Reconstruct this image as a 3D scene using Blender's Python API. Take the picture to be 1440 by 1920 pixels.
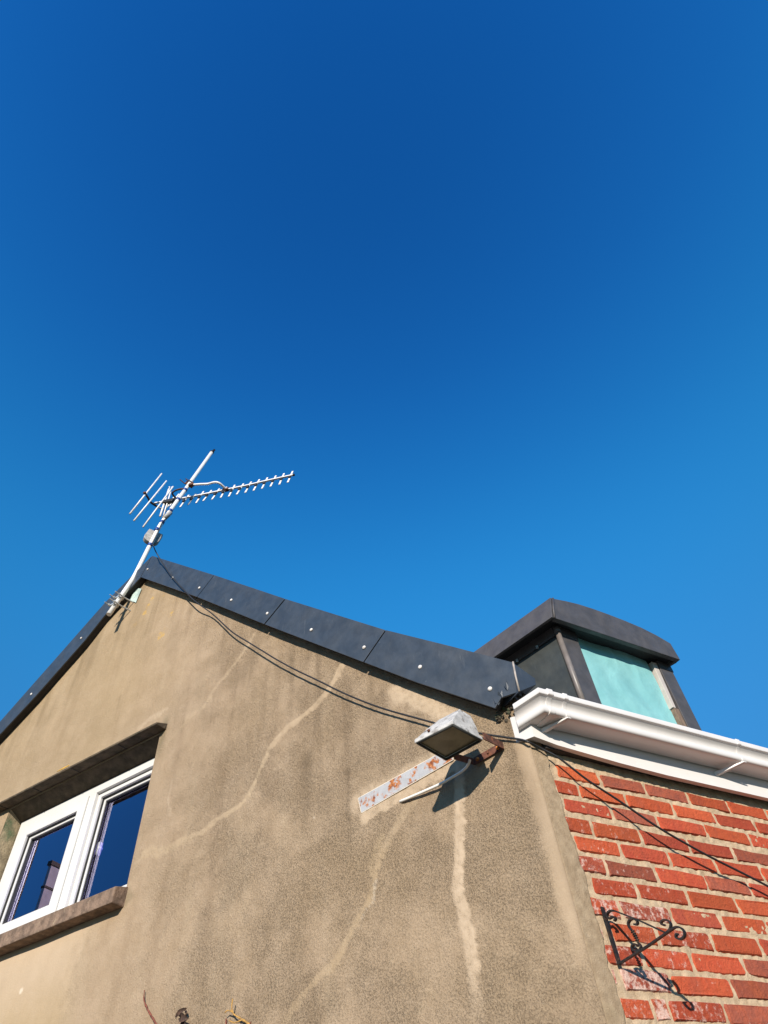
import bpy, bmesh, math, random
import numpy as np
from mathutils import Vector, Matrix

# ------------------------------------------------------------------ camera, sky, sun, exposure
scene = bpy.context.scene
for o in list(bpy.data.objects):
    bpy.data.objects.remove(o)
col = scene.collection
DATA = {'P0': [1.5621, 1.6728, 0.0],
 'amp': [0.1322, 4.1147, 6.0643],
 'amp_px': 6.0728,
 'band_low': [0.1265, 4.1288, 5.906],
 'bands': [[0.2839, 4.123, 6.7863], [0.2468, 4.121, 6.6097], [0.2055, 4.1187, 6.4129], [0.1653, 4.1165, 6.222], [0.1417, 4.1153, 6.1093]],
 'boom': [[0.053, 4.5034, 6.9081], [0.1859, 4.3897, 6.8815], [0.2991, 4.2867, 6.8589], [0.5044, 4.0974, 6.8179], [0.6308, 3.9762, 6.7927], [0.8061, 3.8127, 6.7577],
          [0.9502, 3.6675, 6.7291], [1.0886, 3.5336, 6.7015], [1.165, 3.4592, 6.6863]],
 'br_bar': [[1.6704, 1.6643, 2.3291], [1.6696, 1.667, 2.2464], [1.6705, 1.6638, 2.1751]],
 'br_curl': [[1.72, 1.4991, 2.2076], [1.7236, 1.4872, 2.212], [1.7258, 1.4798, 2.22], [1.7262, 1.4785, 2.2276], [1.7247, 1.4835, 2.2354], [1.7221, 1.492, 2.2387],
             [1.7194, 1.501, 2.2379], [1.7184, 1.5045, 2.2332], [1.7194, 1.5012, 2.2281], [1.721, 1.4958, 2.2271]],
 'br_diag': [[1.6704, 1.6644, 2.1775], [1.699, 1.569, 2.1928], [1.726, 1.479, 2.2114], [1.7292, 1.4685, 2.2128], [1.7318, 1.4598, 2.2106], [1.7342, 1.4519, 2.2037],
             [1.735, 1.4491, 2.194], [1.7335, 1.4542, 2.1855], [1.7307, 1.4635, 2.1822], [1.7281, 1.4722, 2.1841], [1.7266, 1.477, 2.1899], [1.7276, 1.4738, 2.1957],
             [1.7292, 1.4684, 2.1952]],
 'br_mid': [[1.6943, 1.5849, 2.2553], [1.6967, 1.5769, 2.2528], [1.6979, 1.5728, 2.2575], [1.6969, 1.5759, 2.2656], [1.6943, 1.5847, 2.27], [1.6914, 1.5943, 2.2689],
            [1.6893, 1.6015, 2.2627], [1.689, 1.6024, 2.2534], [1.6904, 1.5978, 2.2426], [1.6914, 1.5945, 2.2327], [1.6922, 1.5917, 2.2198], [1.6926, 1.5902, 2.2079],
            [1.6937, 1.5867, 2.1978], [1.6913, 1.5946, 2.191], [1.6883, 1.6047, 2.1916], [1.6858, 1.6129, 2.1966], [1.6855, 1.6141, 2.2044], [1.6879, 1.6061, 2.209],
            [1.6903, 1.5979, 2.206], [1.6906, 1.5972, 2.2008]],
 'br_top': [[1.6768, 1.6429, 2.2826], [1.6785, 1.6374, 2.2845], [1.6786, 1.637, 2.2893], [1.6772, 1.6418, 2.2932], [1.6748, 1.6497, 2.2932], [1.6724, 1.6576, 2.2932],
            [1.6714, 1.661, 2.2992], [1.6722, 1.6583, 2.3058], [1.6745, 1.6508, 2.3102], [1.6774, 1.6412, 2.3104], [1.6803, 1.6315, 2.3068], [1.6992, 1.5684, 2.2621],
            [1.719, 1.5026, 2.2093]],
 'br_twist': [[1.6906, 1.5969, 2.2412], [1.6914, 1.5945, 2.2327], [1.6918, 1.5929, 2.226], [1.6921, 1.5919, 2.2192], [1.6924, 1.5912, 2.2105]],
 'brick_ends': [[1.6658, 1.8634, 2.0919, 2.3255, 2.5568], [1.6357, 1.7355, 1.9625, 2.2054, 2.4363, 2.6734], [1.6518, 1.8654, 2.0873, 2.3403, 2.5887],
                [1.6368, 1.7409, 1.9676, 2.2078, 2.4443], [1.6551, 1.8425, 2.0699, 2.3104, 2.5566], [1.637, 1.7456, 1.9737, 2.2156, 2.4435],
                [1.6723, 1.8527, 2.0865, 2.3289], [1.6352, 1.7473, 1.9729, 2.205], [1.694, 1.8725, 2.1174], [1.6428, 1.7782, 1.9873, 2.2262], [1.674, 1.8599, 2.1231],
                [1.6416, 1.7488, 1.8137, 2.0462]],
 'cable_b': [[1.5784, 1.6608, 2.8666], [1.6081, 1.6568, 2.8527], [1.6586, 1.6428, 2.8202], [1.7574, 1.6358, 2.7489], [1.8762, 1.6328, 2.6893], [2.0114, 1.6258, 2.6124],
             [2.1432, 1.6278, 2.5638], [2.2537, 1.6308, 2.5299], [2.384, 1.6378, 2.4991], [2.5011, 1.6388, 2.4643], [2.6458, 1.6428, 2.421]],
 'cable_g': [[0.3387, 3.6582, 5.1317], [0.4397, 3.4818, 4.867], [0.5031, 3.3811, 4.7142], [0.6063, 3.2714, 4.5475], [0.7044, 3.09, 4.2865], [0.7788, 2.9601, 4.1266],
             [0.8534, 2.8298, 3.9695], [0.9021, 2.7448, 3.8675], [0.9703, 2.6277, 3.7347], [1.0401, 2.5079, 3.6073], [1.1058, 2.4012, 3.4899], [1.1472, 2.3349, 3.4207],
             [1.205, 2.2401, 3.3277], [1.2578, 2.1479, 3.246], [1.3076, 2.0609, 3.1744], [1.3556, 1.9811, 3.1084], [1.3987, 1.9139, 3.0513], [1.4615, 1.8123, 2.9803],
             [1.5044, 1.7415, 2.9338], [1.5356, 1.6909, 2.9007], [1.5452, 1.6621, 2.8759]],
 'cable_top': [[0.1365, 3.7596, 5.5343], [0.1718, 3.7986, 5.5127], [0.2457, 3.7701, 5.3782], [0.337, 3.6611, 5.1452]],
 'cam_R': [[0.891583, -0.306488, -0.333385], [-0.44674, -0.715855, -0.536633], [-0.074183, 0.62739, -0.775164]],
 'clamp': [0.3133, 4.1246, 6.926],
 'clamp_prongs': [[[0.2683, 4.1221, 6.8831], [0.2101, 4.119, 6.9222]], [[0.3142, 4.1246, 6.9379], [0.2601, 4.1217, 6.9694]]],
 'course': [[-0.00178, 2.7711], [-0.00711, 2.7156], [0.00137, 2.6352], [0.01897, 2.5274], [-0.00201, 2.5073], [-0.00131, 2.4397], [-0.0059, 2.3837], [0.00367, 2.3009],
            [0.00416, 2.2324], [0.02119, 2.1351], [-0.00486, 2.1244], [0.00371, 2.0388]],
 'crank': [[0.332, 4.0841, 6.8543], [0.4131, 4.0272, 6.8379], [0.4702, 3.9889, 6.8263], [0.5198, 3.9383, 6.8165], [0.5605, 3.9224, 6.8081], [0.6038, 3.9342, 6.7989],
           [0.6481, 3.9583, 6.7893]],
 'dipole': [[0.1488, 4.4719, 7.1979], [0.1421, 4.3542, 6.57]],
 'directors': [[[1.174, 3.4871, 6.791], [1.1261, 3.488, 6.5804]], [[1.108, 3.547, 6.7989], [1.0607, 3.5456, 6.5803]],
               [[1.0415, 3.6058, 6.7998], [0.9961, 3.6043, 6.5888]], [[0.9748, 3.6657, 6.805], [0.9312, 3.663, 6.5961]],
               [[0.9102, 3.7244, 6.814], [0.867, 3.7207, 6.6013]], [[0.8479, 3.7797, 6.8155], [0.8006, 3.7795, 6.6026]],
               [[0.7801, 3.8422, 6.8293], [0.7398, 3.8334, 6.6037]], [[0.7145, 3.9022, 6.8399], [0.6733, 3.8954, 6.6205]],
               [[0.6485, 3.9625, 6.8505], [0.6076, 3.9573, 6.6405]], [[0.5849, 4.0201, 6.8579], [0.544, 4.0152, 6.6496]],
               [[0.5176, 4.0831, 6.876], [0.4759, 4.0787, 6.6669]], [[0.4553, 4.1405, 6.8889], [0.4158, 4.133, 6.6732]],
               [[0.3936, 4.1955, 6.8915], [0.3477, 4.1946, 6.6809]], [[0.3248, 4.2605, 6.9128], [0.2963, 4.2373, 6.6678]],
               [[0.2305, 4.361, 7.0012], [0.2084, 4.3337, 6.7634]], [[0.2035, 4.3762, 6.9571], [0.1722, 4.3575, 6.7223]]],
 'leaf': [0.7407, 3.0669, 2.3404],
 'lens': 22.441,
 'lichen': [[2.3474, 4.8617], [2.669, 5.0318], [2.6573, 5.1077], [2.3998, 4.6792], [2.3877, 4.6923], [2.6346, 5.1676]],
 'loop': [[0.2778, 4.1674, 6.8647], [0.235, 4.2015, 6.8733], [0.2008, 4.2434, 6.88], [0.1855, 4.2827, 6.8828], [0.2062, 4.3092, 6.8781], [0.2441, 4.3255, 6.87],
          [0.2689, 4.3193, 6.8649]],
 'mast': [[-0.009, 4.1425, 5.0673], [0.0824, 4.1475, 5.5025], [0.1564, 4.1161, 6.1794], [0.4502, 4.132, 7.5772]],
 'mast_dir': [0.20567, 0.01114, 0.97856],
 'n': [-0.867765, -0.496974, 0.0],
 'plate': [[0.7848, 2.9338], [0.7721, 2.8686], [0.322, 2.9345], [0.3426, 2.9867]],
 'refl_arc': [[-0.0639, 4.382, 6.8725], [-0.0222, 4.4267, 6.8747], [0.0142, 4.4676, 6.8688], [0.0578, 4.5096, 6.8931], [0.1001, 4.5489, 6.9234], [0.1564, 4.6003, 6.9685],
              [0.2278, 4.6645, 7.0294]],
 'rivets': [[2.714, 5.4937], [2.3559, 5.1717], [2.0186, 4.8632], [1.674, 4.5449], [1.3448, 4.2437], [1.0073, 3.9346], [0.673, 3.6419], [0.3811, 3.381], [0.0817, 3.1269],
            [3.3333, 5.0972], [3.7523, 4.7596]],
 'rods': [[[0.0309, 4.3971, 7.2775], [-0.1265, 4.3905, 6.5199]], [[0.0988, 4.4122, 7.2034], [-0.0707, 4.3928, 6.4447]],
          [[0.1792, 4.4203, 7.1561], [0.0255, 4.4133, 6.4185]]],
 'slivers': [[[1.6361, 2.27], [1.6455, 2.2425]], [[1.6426, 2.1659], [1.6464, 2.126]]],
 'smear': {'a': [[1.4978, 4.2014], [1.5738, 4.0975], [1.6666, 4.0135], [1.7629, 3.9373], [1.8371, 3.8425], [1.9681, 3.8274]],
           'a2': [[1.9196, 3.8174], [2.0344, 3.7499], [2.095, 3.706]],
           'b': [[0.8565, 3.6509], [0.8982, 3.5884], [0.9588, 3.53], [1.0253, 3.4878], [1.1252, 3.4542], [1.1927, 3.4461], [1.2584, 3.4042], [1.3074, 3.3737]],
           'b2': [[1.3074, 3.3737], [1.3459, 3.3083], [1.3848, 3.2258], [1.4223, 3.1722], [1.458, 3.1374], [1.5502, 3.1241], [1.6334, 3.1127], [1.7138, 3.0821],
                  [1.8185, 3.0816]],
           'b3': [[1.8185, 3.0816], [1.9059, 3.0753], [1.9777, 3.074], [2.0441, 3.1014], [2.0962, 3.1014]],
           'band': [[0.0149, 2.8938], [0.0018, 2.5399], [-0.0016, 2.0308], [-0.0024, 1.9515]],
           'c': [[0.5245, 2.8504], [0.59, 2.7866], [0.6293, 2.7472], [0.6622, 2.7167]],
           'c2': [[0.6622, 2.7167], [0.7005, 2.6784], [0.7275, 2.6184], [0.7435, 2.5668], [0.7655, 2.5272], [0.8109, 2.4908], [0.8538, 2.4441], [0.8909, 2.4023],
                  [0.9345, 2.3676], [0.999, 2.3441], [1.0465, 2.3141], [1.1055, 2.2788], [1.1396, 2.2393]],
           'c3': [[0.6873, 2.7448], [0.7216, 2.6945], [0.7467, 2.6238]],
           'c4': [[0.7217, 2.598], [0.7414, 2.5299], [0.7767, 2.5034], [0.7969, 2.4839]],
           'd': [[0.291, 2.9801], [0.3229, 2.8127], [0.3427, 2.6964], [0.3634, 2.5884], [0.3868, 2.4884], [0.384, 2.4043], [0.3756, 2.3236], [0.3789, 2.2502],
                 [0.3865, 2.1952], [0.3876, 2.1279], [0.3903, 2.0896]],
           'e': [[0.5546, 3.3591], [0.4813, 3.2918], [0.4076, 3.2179], [0.3267, 3.1354]],
           'e2': [[0.4076, 3.2179], [0.3276, 3.1306], [0.2976, 3.08]],
           'h': [[2.1704, 3.9616], [2.3081, 3.9531], [2.3818, 3.9244]],
           'k': [[1.9912, 3.4433], [1.9923, 3.3406], [1.9561, 3.2441]],
           'pl': [[0.7878, 2.9295], [0.6581, 2.9304], [0.5514, 2.943], [0.4464, 2.9554], [0.3308, 2.9674]],
           'pl2': [[0.7435, 2.8584], [0.6116, 2.8693], [0.4557, 2.8926], [0.3531, 2.9114]],
           's1': [[1.0707, 3.2865], [1.0735, 3.1529], [1.057, 2.9734], [1.0693, 2.8852]],
           's2': [[0.8356, 3.1288], [0.8397, 3.0182], [0.8393, 2.8131], [0.8569, 2.6941]],
           's3': [[1.4904, 4.0953], [1.5276, 3.9581], [1.5403, 3.8351]],
           's4': [[1.0847, 3.8512], [1.124, 3.6111]],
           's5': [[2.674, 4.3126], [2.6741, 4.1273]],
           's6': [[0.6762, 3.4084], [0.7274, 3.1003]],
           's7': [[0.9606, 3.0612], [0.9752, 2.8121]]},
 'spot_white': [2.7908, 2.669],
 'stain_pts': [[2.7908, 2.669], [3.5846, 3.8121], [2.7798, 2.7941], [2.2129, 2.8429], [2.2253, 2.551], [0.8756, 2.9594], [0.2242, 2.2305]],
 'strip_edge': [[1.6341, 2.8177], [1.6259, 2.7141], [1.6424, 2.6734], [1.6342, 2.5689], [1.6452, 2.5258], [1.6372, 2.448], [1.6478, 2.4083], [1.6433, 2.3449],
                [1.6412, 2.2994], [1.6404, 2.2343], [1.6395, 2.1859], [1.6355, 2.1457], [1.6358, 2.0945], [1.6358, 2.0406]],
 'sun': [-0.586, -0.7264, 0.3591],
 't': [-0.496974, 0.867765, 0.0],
 'twigs': [[[0.6106, 3.3141, 2.4889], [0.6137, 3.3047, 2.4538], [0.63, 3.2762, 2.4153], [0.6496, 3.2379, 2.3773], [0.6731, 3.1849, 2.3287], [0.7099, 3.1207, 2.2623]],
           [[0.8499, 2.856, 2.3221], [0.8637, 2.842, 2.3032], [0.8864, 2.8125, 2.2828], [0.9034, 2.7928, 2.2664], [0.9246, 2.7659, 2.238]],
           [[0.8492, 2.8976, 2.3046], [0.8511, 2.8943, 2.28], [0.862, 2.8752, 2.2373]], [[0.9061, 2.7781, 2.2693], [0.9069, 2.7867, 2.2497], [0.9133, 2.7856, 2.2193]],
           [[0.7342, 3.0943, 2.3753], [0.7402, 3.0677, 2.3573], [0.7326, 3.0911, 2.3425], [0.7331, 3.1003, 2.3067]]],
 'ubolt': [[[0.0816, 3.936, 5.2463], [0.0425, 4.0042, 5.164]]],
 'ubolt_end': [[-0.0078, 4.0518, 5.345], [0.0144, 4.0131, 5.2662], [-0.0281, 4.0874, 5.2039], [-0.0166, 4.0672, 5.2109]],
 'verge_end': [[1.5297, 1.6087, 3.201], [1.6256, 1.6087, 3.1474], [1.6206, 1.6087, 3.1149], [1.5197, 1.6087, 3.0564]],
 'verge_l_bot': [[2.7777, 5.4438], [3.1109, 5.2201], [3.2753, 5.0398], [3.6787, 4.7104], [3.9736, 4.503]],
 'verge_l_top': [[2.7124, 5.656], [3.1755, 5.391], [4.0611, 4.6482]],
 'verge_r_bot': [[2.7777, 5.4438], [2.0276, 4.7831], [1.3647, 4.1727], [0.6853, 3.5605], [0.4127, 3.315], [0.081, 3.0365], [0.0444, 3.0695], [-0.032, 3.0624]],
 'verge_r_top': [[2.7124, 5.656], [1.8921, 4.9157], [1.2142, 4.29], [0.5443, 3.6873], [0.2156, 3.4163], [-0.0396, 3.201]],
 'wall_plate': [[2.8793, 5.4186], [2.8013, 5.3674], [2.8227, 5.2258], [2.9207, 5.3123]],
 'white_cable': [[1.4033, 1.8495, 2.8802], [1.403, 1.8602, 2.8705], [1.4044, 1.8879, 2.866], [1.3957, 1.9192, 2.8612], [1.3761, 1.9574, 2.8558], [1.3535, 2.001, 2.8503],
                 [1.3121, 2.0811, 2.8488], [1.2744, 2.1591, 2.8503], [1.2731, 2.1876, 2.8573]]}

CAM = Vector((0.0, 0.0, 1.6))
cam_data = bpy.data.cameras.new("camera")
cam = bpy.data.objects.new("camera", cam_data)
col.objects.link(cam)
cam_data.sensor_fit = 'VERTICAL'
cam_data.sensor_height = 36.0
cam_data.sensor_width = 27.0
cam_data.lens = DATA['lens']
cam_data.clip_start = 0.05
cam_data.clip_end = 2000.0
cam.matrix_world = Matrix.Translation(CAM) @ Matrix(DATA['cam_R']).to_4x4()
scene.camera = cam

SUN = Vector(DATA['sun']).normalized()          # points towards the sun
sun_elev = math.asin(SUN.z)
sun_rot = math.atan2(SUN.x, SUN.y)
world = bpy.data.worlds.new("World")
scene.world = world
world.use_nodes = True
wn = world.node_tree
wn.nodes.clear()
sky = wn.nodes.new('ShaderNodeTexSky')
sky.sky_type = 'NISHITA'
sky.sun_disc = False
sky.sun_elevation = sun_elev
sky.sun_rotation = sun_rot
sky.altitude = 0.0
sky.air_density = 1.0
sky.dust_density = 0.0
sky.ozone_density = 6.0
# colour of the clear, polarised-looking sky: one smooth curve over height, the same all the way round
tc = wn.nodes.new('ShaderNodeTexCoord')
sx = wn.nodes.new('ShaderNodeSeparateXYZ')
asn = wn.nodes.new('ShaderNodeMath'); asn.operation = 'ARCSINE'
dv_ = wn.nodes.new('ShaderNodeMath'); dv_.operation = 'DIVIDE'; dv_.inputs[1].default_value = math.pi / 2; dv_.use_clamp = True
cr = wn.nodes.new('ShaderNodeValToRGB'); cr.color_ramp.interpolation = 'B_SPLINE'
SKY_CURVE = [(0.0, (.09, .22, .25)), (.12, (.105, .27, .30)), (.27, (.20, .50, .56)), (.38, (.20, .70, .76)), (.48, (.165, .84, .93)), (.58, (.118, .72, .91)), (.69, (.084, .57, .86)), (.84, (.058, .44, .725)), (1.0, (.054, .42, .70))]
el = cr.color_ramp.elements
el[0].position, el[0].color = SKY_CURVE[0][0], (*SKY_CURVE[0][1], 1)
el[1].position, el[1].color = SKY_CURVE[-1][0], (*SKY_CURVE[-1][1], 1)
for p_, c_ in SKY_CURVE[1:-1]:
    e_ = el.new(p_); e_.color = (*c_, 1)
mul_ = wn.nodes.new('ShaderNodeMix'); mul_.data_type = 'RGBA'; mul_.blend_type = 'MULTIPLY'; mul_.inputs['Factor'].default_value = 1.0
sc_ = wn.nodes.new('ShaderNodeVectorMath'); sc_.operation = 'SCALE'; sc_.inputs['Scale'].default_value = 1.87
bg = wn.nodes.new('ShaderNodeBackground')
bg.inputs['Strength'].default_value = 0.12
wo = wn.nodes.new('ShaderNodeOutputWorld')
wn.links.new(tc.outputs['Generated'], sx.inputs[0]); wn.links.new(sx.outputs['Z'], asn.inputs[0]); wn.links.new(asn.outputs[0], dv_.inputs[0])
wn.links.new(dv_.outputs[0], cr.inputs['Fac'])
wn.links.new(sky.outputs[0], mul_.inputs[6]); wn.links.new(cr.outputs['Color'], mul_.inputs[7])
wn.links.new(mul_.outputs[2], sc_.inputs[0]); wn.links.new(sc_.outputs[0], bg.inputs['Color'])
wn.links.new(bg.outputs[0], wo.inputs['Surface'])

sl = bpy.data.lights.new("sun", 'SUN')
sl.energy = 5.0
sl.angle = math.radians(0.53)
sl.color = (1.0, 0.925, 0.81)
so = bpy.data.objects.new("sun", sl)
col.objects.link(so)
so.rotation_euler = SUN.to_track_quat('Z', 'Y').to_euler()
so.location = SUN * 30

scene.view_settings.view_transform = 'Standard'
scene.view_settings.look = 'None'
scene.view_settings.gamma = 1.0
scene.view_settings.exposure = 0.42
scene.view_settings.use_curve_mapping = False
scene.render.film_transparent = False

# ------------------------------------------------------------------ frames of reference
P0 = np.array(DATA['P0'])            # foot of the house corner
TU = np.array(DATA['t'])             # along the gable wall, away from the corner
NW = np.array(DATA['n'])             # outward normal of the gable wall
UP = np.array([0.0, 0.0, 1.0])
YB = P0[1]                           # plane of the brick wall (faces -y)
rng = np.random.default_rng(7)
random.seed(7)

def G(u, v, w=0.0):
    return P0 + TU * u + UP * v + NW * w

def nrm(a):
    a = np.asarray(a, float)
    return a / np.linalg.norm(a)

# ------------------------------------------------------------------ object helpers
WLOC = {}

def link(o, parent, c):
    base = WLOC[parent.name] if parent is not None else np.zeros(3)
    if parent is not None:
        o.parent = parent
    o.location = Vector(np.asarray(c) - base)
    WLOC[o.name] = np.asarray(c, float)
    col.objects.link(o)

def tag(o, label=None, cat=None, group=None, kind=None):
    if label: o['label'] = label
    if cat: o['category'] = cat
    if group: o['group'] = group
    if kind: o['kind'] = kind
    return o

def empty(name, loc, parent=None):
    o = bpy.data.objects.new(name, None)
    o.empty_display_size = 0.1
    link(o, parent, loc)
    return o

def make_mesh(name, V, F, mat, smooth=False, bevel=0.0, fix=True, centre=None):
    V = np.asarray(V, float)
    c = (V.min(0) + V.max(0)) / 2 if centre is None else np.asarray(centre, float)
    me = bpy.data.meshes.new(name)
    me.from_pydata((V - c).tolist(), [], F)
    if bevel > 0 or fix:
        bm = bmesh.new(); bm.from_mesh(me)
        if fix: bmesh.ops.recalc_face_normals(bm, faces=bm.faces[:])
        if bevel > 0:
            es = [e for e in bm.edges if e.is_manifold and e.calc_face_angle(0) > 0.5]
            bmesh.ops.bevel(bm, geom=es, offset=bevel, segments=2, affect='EDGES', profile=0.5, clamp_overlap=True)
        bm.to_mesh(me); bm.free()
    if mat is not None:
        me.materials.append(mat)
    if smooth:
        me.polygons.foreach_set('use_smooth', [True] * len(me.polygons))
    return me, c

def add(name, VF, mat, parent=None, smooth=False, bevel=0.0, fix=True):
    me, c = make_mesh(name, VF[0], VF[1], mat, smooth, bevel, fix)
    o = bpy.data.objects.new(name, me)
    link(o, parent, c)
    return o

def add_copy(name, me, mw, parent=None):
    """object that shares a mesh; mw is its world matrix"""
    o = bpy.data.objects.new(name, me)
    base = WLOC[parent.name] if parent is not None else np.zeros(3)
    if parent is not None:
        o.parent = parent
    m = Matrix(mw)
    m.translation = m.translation - Vector(base)
    o.matrix_basis = m
    col.objects.link(o)
    WLOC[o.name] = np.array(Matrix(mw).translation)
    return o

# ------------------------------------------------------------------ shape helpers (all return verts, faces)
def join(*parts):
    V, F = [], []
    for v, f in parts:
        n = len(V)
        V.extend([tuple(x) for x in v]); F.extend([tuple(i + n for i in q) for q in f])
    return V, F

def prism(poly, d):
    """polygon (3d points) extruded by vector d"""
    n = len(poly); d = np.asarray(d, float)
    V = [np.asarray(p, float) for p in poly] + [np.asarray(p, float) + d for p in poly]
    F = [tuple(range(n)), tuple(range(2 * n - 1, n - 1, -1))]
    for i in range(n):
        j = (i + 1) % n
        F.append((i, i + n, j + n, j))
    return V, F

def gbox(u0, u1, v0, v1, w0, w1):
    return prism([G(u0, v0, w0), G(u1, v0, w0), G(u1, v1, w0), G(u0, v1, w0)], NW * (w1 - w0))

def obox(o, a, b, c):
    """box from a corner and three edge vectors"""
    o, a, b = (np.asarray(x, float) for x in (o, a, b))
    return prism([o, o + a, o + a + b, o + b], c)

def tube(pts, r, n=10, caps=True, flat=None):
    """round (or flat, with flat=(normal, half_w, half_t)) bar along a polyline"""
    P = [np.asarray(p, float) for p in pts]
    m = len(P)
    T = []
    for i in range(m):
        a = P[max(0, i - 1)]; b = P[min(m - 1, i + 1)]
        T.append(nrm(b - a))
    V, F = [], []
    ref = np.array([0.0, 0, 1]) if abs(T[0][2]) < 0.9 else np.array([1.0, 0, 0])
    x = nrm(np.cross(T[0], ref))
    for i in range(m):
        x = nrm(x - T[i] * (x @ T[i]))
        y = np.cross(T[i], x)
        ri = r[i] if hasattr(r, '__len__') else r
        if flat is None:
            for k in range(n):
                a = 2 * math.pi * k / n
                V.append(P[i] + ri * (math.cos(a) * x + math.sin(a) * y))
        else:
            nn = nrm(flat[0]); s = nrm(np.cross(T[i], nn))
            for sx, sy in ((1, 1), (-1, 1), (-1, -1), (1, -1)):
                V.append(P[i] + nn * flat[1] * sx + s * flat[2] * sy)
    q = n if flat is None else 4
    for i in range(m - 1):
        for k in range(q):
            a = i * q + k; b = i * q + (k + 1) % q
            F.append((a, b, b + q, a + q))
    if caps:
        F.append(tuple(range(q - 1, -1, -1)))
        F.append(tuple(range((m - 1) * q, m * q)))
    return V, F

def smooth_path(pts, k=4):
    """Catmull-Rom through the points"""
    P = [np.asarray(p, float) for p in pts]
    if len(P) < 3: return P
    Q = [2 * P[0] - P[1]] + P + [2 * P[-1] - P[-2]]
    out = []
    for i in range(1, len(Q) - 2):
        a, b, c, d = Q[i - 1:i + 3]
        for s in range(k):
            t = s / k
            out.append(0.5 * ((2 * b) + (c - a) * t + (2 * a - 5 * b + 4 * c - d) * t * t + (3 * b - a - 3 * c + d) * t ** 3))
    out.append(P[-1])
    return out

def dome(c, axis, r, h, n=10, m=4, skirt=0.004):
    axis = nrm(axis)
    x = nrm(np.cross(axis, [0.31, 0.2, 0.93])); y = np.cross(axis, x)
    c = np.asarray(c, float)
    V, F = [], []
    for j in range(m):
        a = j / m * math.pi / 2
        for k in range(n):
            p = 2 * math.pi * k / n
            V.append(c + (math.cos(a) * r) * (math.cos(p) * x + math.sin(p) * y) + axis * (math.sin(a) * h))
    V.append(c + axis * h)
    for j in range(m - 1):
        for k in range(n):
            a = j * n + k; b = j * n + (k + 1) % n
            F.append((a, b, b + n, a + n))
    for k in range(n):
        F.append(((m - 1) * n + k, (m - 1) * n + (k + 1) % n, m * n))
    F.append(tuple(range(n - 1, -1, -1)))
    return V, F

def ring(u0, u1, v0, v1, wd, w0, w1):
    """mitred rectangular frame in the gable plane"""
    O = [(u0, v0), (u1, v0), (u1, v1), (u0, v1)]
    I = [(u0 + wd, v0 + wd), (u1 - wd, v0 + wd), (u1 - wd, v1 - wd), (u0 + wd, v1 - wd)]
    V, F = [], []
    for w in (w0, w1):
        V += [G(a, b, w) for a, b in O] + [G(a, b, w) for a, b in I]
    for i in range(4):
        j = (i + 1) % 4
        F += [(i, j, 4 + j, 4 + i), (8 + i, 8 + j, 12 + j, 12 + i), (i, j, 8 + j, 8 + i), (4 + i, 4 + j, 12 + j, 12 + i)]
    return V, F

# ------------------------------------------------------------------ value noise
def vnoise(x, y, seed=0):
    r = np.random.default_rng(seed)
    tab = r.random((256, 256))
    xi = np.floor(x).astype(int); yi = np.floor(y).astype(int)
    fx = x - xi; fy = y - yi
    fx = fx * fx * (3 - 2 * fx); fy = fy * fy * (3 - 2 * fy)
    g = lambda a, b: tab[a % 256, b % 256]
    return (g(xi, yi) * (1 - fx) + g(xi + 1, yi) * fx) * (1 - fy) + (g(xi, yi + 1) * (1 - fx) + g(xi + 1, yi + 1) * fx) * fy

def fbm(x, y, f, o=3, seed=0):
    s = 0; a = 1; n = 0
    for i in range(o):
        s = s + a * (vnoise(x * f + 13.7 * i, y * f + 5.1 * i, seed + i) - 0.5); n += a
        a *= 0.5; f *= 2.03
    return s / n * 2

def pdist(x, y, pts):
    """distance to a polyline and the run along it (0..1)"""
    d = np.full(x.shape, 1e9); run = np.zeros(x.shape)
    P = np.array(pts, float)
    n = len(P) - 1
    for i in range(n):
        a, b = P[i], P[i + 1]
        ab = b - a
        t = np.clip(((x - a[0]) * ab[0] + (y - a[1]) * ab[1]) / (ab @ ab), 0, 1)
        q = np.hypot(x - a[0] - t * ab[0], y - a[1] - t * ab[1])
        m = q < d
        d = np.where(m, q, d); run = np.where(m, (i + t) / n, run)
    return d, run

def sstep(e0, e1, x):
    t = np.clip((x - e0) / (e1 - e0), 0, 1)
    return t * t * (3 - 2 * t)

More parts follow.
